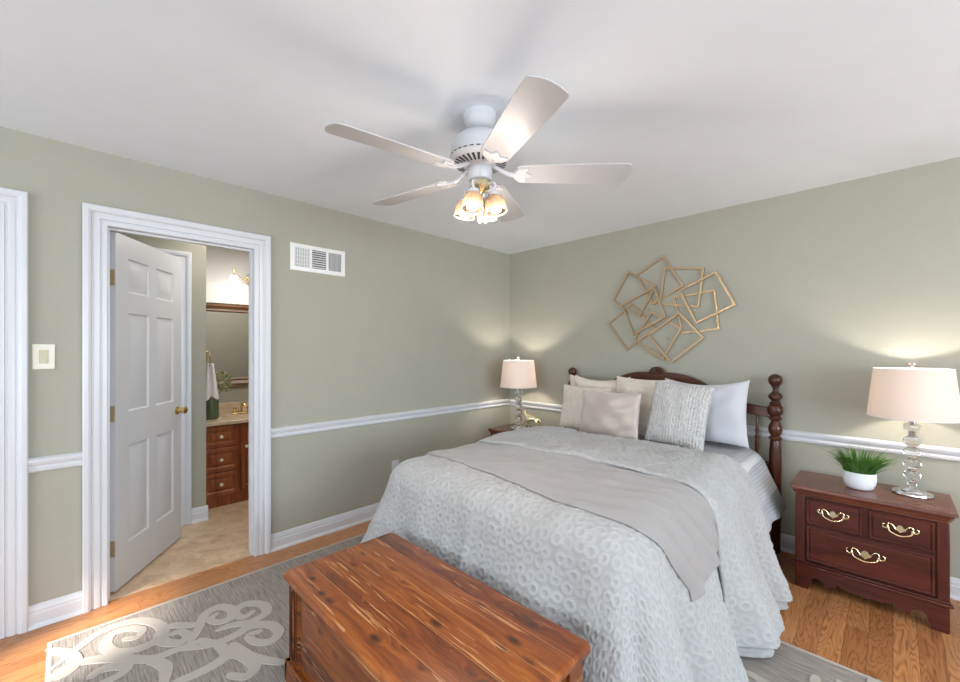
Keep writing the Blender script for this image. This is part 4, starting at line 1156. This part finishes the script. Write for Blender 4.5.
# lid (y 0 .. CD), rounded front edge
m = MB(); vs = []; fs = []
lay = [(.010, -.030), (.002, -.028), (.0, -.022), (.0, -.008), (.004, -.002), (.010, 0)]
def ol(e):
    r = .012; return [(-w2+e, e+r), (-w2+e+r, e), (w2-e-r, e), (w2-e, e+r), (w2-e, CD-e-r), (w2-e-r, CD-e), (-w2+e+r, CD-e), (-w2+e, CD-e-r)]
for e, z in lay: vs += [(a, b, CH_+z) for a, b in ol(e)]
for i in range(len(lay)-1):
    for k in range(8): k2 = (k+1) % 8; fs.append((i*8+k, i*8+k2, (i+1)*8+k2, (i+1)*8+k))
fs += [tuple(range(8)), tuple((len(lay)-1)*8+k for k in range(8))]
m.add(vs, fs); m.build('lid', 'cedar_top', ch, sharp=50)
b0 = .022
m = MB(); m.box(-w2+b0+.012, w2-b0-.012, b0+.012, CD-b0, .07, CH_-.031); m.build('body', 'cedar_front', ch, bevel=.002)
# front: corner pilasters with carved oval and grooves
for s_ in (-1, 1):
    xo = s_*(w2-b0); xi = s_*(w2-b0-.085); a, b = min(xo, xi), max(xo, xi)
    m = MB(); m.box(a, b, b0, b0+.012, .07, CH_-.031)
    if s_ > 0: m.box(b-.012, b, b0, b0+.06, .07, CH_-.031)
    else: m.box(a, a+.012, b0, b0+.06, .07, CH_-.031)
    pi_ = m.build('pilaster', 'cedar_front', ch, bevel=.002)
    cx = (a+b)/2; zc = (.07+CH_-.031)/2
    m = MB(); m.tube([(cx+.018*math.cos(q), b0-.001, zc+.145*math.sin(q)) for q in np.linspace(0, 2*PI, 33)[:-1]], .0035, 6, closed=True)
    for xx in (a+.010, b-.010): m.tube([(xx, b0-.0005, .10), (xx, b0-.0005, CH_-.05)], .003, 6)
    m.build('carving', 'bed_wood_z', pi_)
m = MB()
prev = None; z0_, z1_ = .075, CH_-.034; a, b = -w2+b0+.085, w2-b0-.085
for ins, y in ((0, b0+.0), (.006, b0+.008), (.035, b0+.010), (.045, b0+.004)):
    ring = [(a+ins, y, z0_+ins), (b-ins, y, z0_+ins), (b-ins, y, z1_-ins), (a+ins, y, z1_-ins)]
    if prev:
        for k in range(4): m.add([prev[k], prev[(k+1) % 4], ring[(k+1) % 4], ring[k]], [(0, 1, 2, 3)])
    prev = ring
m.add(prev, [(0, 1, 2, 3)]); m.build('front_panel', 'cedar_front', ch, sharp=20, merge=True)
# side panel frames
for s_ in (-1, 1):
    x = s_*(w2-b0)
    for ya, yb in ((b0, b0+.07), (CD-b0-.07, CD-b0)):
        MB().box(min(x, x-s_*.012), max(x, x-s_*.012), ya, yb, .07, CH_-.031).build('side_frame', 'cedar_front', ch, bevel=.002)
# base moulding & bracket feet
m = MB(); e = .008
m.box(-w2+e, w2-e, e, b0+.02, .052, .085); m.box(-w2+e, w2-e, CD-b0-.01, CD-e, .052, .085)
for s_ in (-1, 1): x = s_*(w2-e); m.box(min(x, x-s_*.03), max(x, x-s_*.03), e, CD-e, .052, .085)
m.build('base_moulding', 'cedar_front', ch, bevel=.006)
for sx in (-1, 1):
    for sy in (0, 1):
        x = sx*(w2-e); y = e if sy == 0 else CD-e; dy = 1 if sy == 0 else -1
        pl_ = [(0, .055), (.11, .055), (.105, .045), (.085, .042), (.075, .030), (.060, .026), (.052, .010), (.045, 0), (.004, 0), (0, .02)]
        m = MB(); m.prism([(x-sx*a_, z_) for a_, z_ in pl_], lambda a_, b_, d_: (a_, d_, b_), y, y+dy*.018)
        m.prism([(y+dy*a_, z_) for a_, z_ in pl_], lambda a_, b_, d_: (d_, a_, b_), x, x-sx*.018)
        m.build('bracket_foot', 'cedar_front', ch, bevel=.002, sharp=30)
